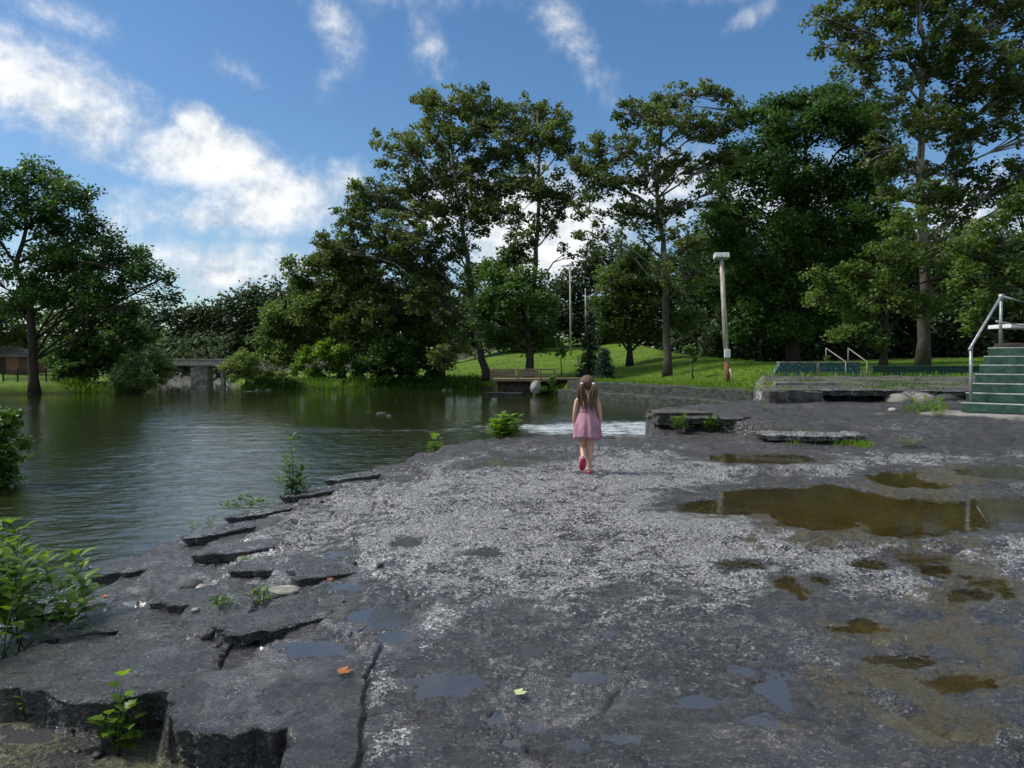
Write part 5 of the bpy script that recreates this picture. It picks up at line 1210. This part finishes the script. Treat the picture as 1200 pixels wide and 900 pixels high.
for c in [(380, -150, 480, 140, 0, 1.3), (900, -170, 420, 140, 0, 1.2), (60, 108, 150, 66, -16, 1.15), (130, 135, 60, 45, -10, .9), (10, 80, 80, 40, -20, .8), (250, 190, 120, 48, -4, 1.35), (300, 250, 160, 42, 6, 1.05), (250, 310, 230, 48, 0, .9), (240, 155, 46, 30, -30, 1.1), (235, 160, 38, 36, -30, 1.0), (320, 235, 140, 50, 12, 1.1), (240, 255, 130, 40, 0, .95), (400, 215, 90, 36, 18, .8),  # first two: unseen clouds added above the view to brighten wet rock
          (265, 325, 90, 26, 8, 1.1), (30, 345, 120, 50, 0, .8), (395, 35, 42, 75, 12, .50), (385, 95, 26, 50, -25, .48), (505, 62, 34, 75, 25, .46), (655, 25, 50, 55, 30, .46), (688, 75, 34, 80, 32, .52), (60, 20, 120, 30, -5, .45), (290, 90, 60, 20, -20, .35),
          (640, 275, 170, 95, 0, 1.5), (760, 230, 120, 70, 10, 1.1), (520, 240, 100, 70, 0, 1.0), (900, 250, 200, 90, 0, .8), (1150, 250, 140, 60, 10, .75), (870, 30, 60, 20, 20, .35), (200, 290, 200, 60, 0, .5)]:
    o_ = cloud(*c); m = o_ if m is None else W.math('MAXIMUM', m, o_)
# unseen generic clouds added overhead and behind the viewer for light and reflections
proj_ = W.new('ShaderNodeVectorMath'); proj_.operation = 'DIVIDE'; cz = W.new('ShaderNodeCombineXYZ'); zc = W.math('MAXIMUM', sp.outputs[2], .08)
for k in range(3): W.ln(zc, cz.inputs[k])
W.ln(co, proj_.inputs[0]); W.ln(cz.outputs[0], proj_.inputs[1])
gen = W.noise(1.3, 7, .6, proj_.outputs[0]); over = W.math('MULTIPLY', W.ramp(sp.outputs[2], .46, .58), W.ramp(gen, .36, .56)); over = W.math('MULTIPLY', over, .9)
back = W.math('MULTIPLY', W.ramp(sp.outputs[1], .3, -.2), W.ramp(gen, .42, .60)); over = W.math('MAXIMUM', over, W.math('MULTIPLY', back, .9))
nz = W.noise(6.5, 8, .62, uv, .35); nz2 = W.noise(22, 6, .6, uv, .3)
dd = W.math('ADD', m, W.math('MULTIPLY', W.math('SUBTRACT', nz, .5), 1.5)); dd = W.math('ADD', dd, W.math('MULTIPLY', W.math('SUBTRACT', nz2, .5), .75)); nz3 = W.noise(70, 6, .7, uv, .2); dd = W.math('ADD', dd, W.math('MULTIPLY', W.math('SUBTRACT', nz3, .5), .35))
dens = W.math('MULTIPLY', W.ramp(dd, .05, 1.05), W.ramp(m, .0, .28)); dens = W.math('MAXIMUM', dens, over)
uvo = W.mapping(uv, (1, 1, 1), (0, 0, 0), (.012, -.022, 0)); nzo = W.noise(6.5, 8, .62, uvo, .35); nzo2 = W.noise(22, 6, .6, W.mapping(uv, (1, 1, 1), (0, 0, 0), (.004, -.008, 0)), .3)
rel = W.math('ADD', W.math('MULTIPLY', W.math('SUBTRACT', nz, nzo), 3.0), W.math('MULTIPLY', W.math('SUBTRACT', nz2, nzo2), 2.0))
shade = W.math('ADD', W.math('MULTIPLY', dens, .45), W.math('ADD', rel, .38), True)
ccol = W.mix(shade, (3.1, 3.6, 4.2), (6.3, 6.4, 6.5))
hs = W.new('ShaderNodeHueSaturation'); hs.inputs['Saturation'].default_value = 1.22; hs.inputs['Value'].default_value = .80; W.ln(sky.outputs[0], hs.inputs['Color'])
skycol = W.mix(dens, hs.outputs[0], ccol)
bg = W.new('ShaderNodeBackground'); W.ln(skycol, bg.inputs[0]); bg.inputs[1].default_value = .10
wo = W.new('ShaderNodeOutputWorld'); W.ln(bg.outputs[0], wo.inputs[0])

sl = bpy.data.lights.new('sun', 'SUN'); sl.energy = 2.5; sl.angle = R(11); sl.color = (1, .95, .87); so_ = bpy.data.objects.new('sun', sl); link(so_)
dv = Vector((math.sin(SUN_AZ) * math.cos(SUN_EL), math.cos(SUN_AZ) * math.cos(SUN_EL), math.sin(SUN_EL))); so_.rotation_euler = dv.to_track_quat('Z', 'Y').to_euler()

cd = bpy.data.cameras.new('camera'); cam = bpy.data.objects.new('camera', cd); link(cam); sc.camera = cam
cam.location = (0, 0, CAMZ); cam.rotation_euler = (R(90) - PITCH, 0, 0); cd.sensor_width = 36; cd.lens = F / 1200 * 36; cd.clip_end = 2000; cd.clip_start = .05
sc.view_settings.view_transform = 'Standard'; sc.view_settings.look = 'None'; sc.view_settings.gamma = 1; sc.view_settings.exposure = .68
sc.cycles.max_bounces = 6; sc.cycles.transparent_max_bounces = 8; sc.cycles.caustics_reflective = False; sc.cycles.caustics_refractive = False
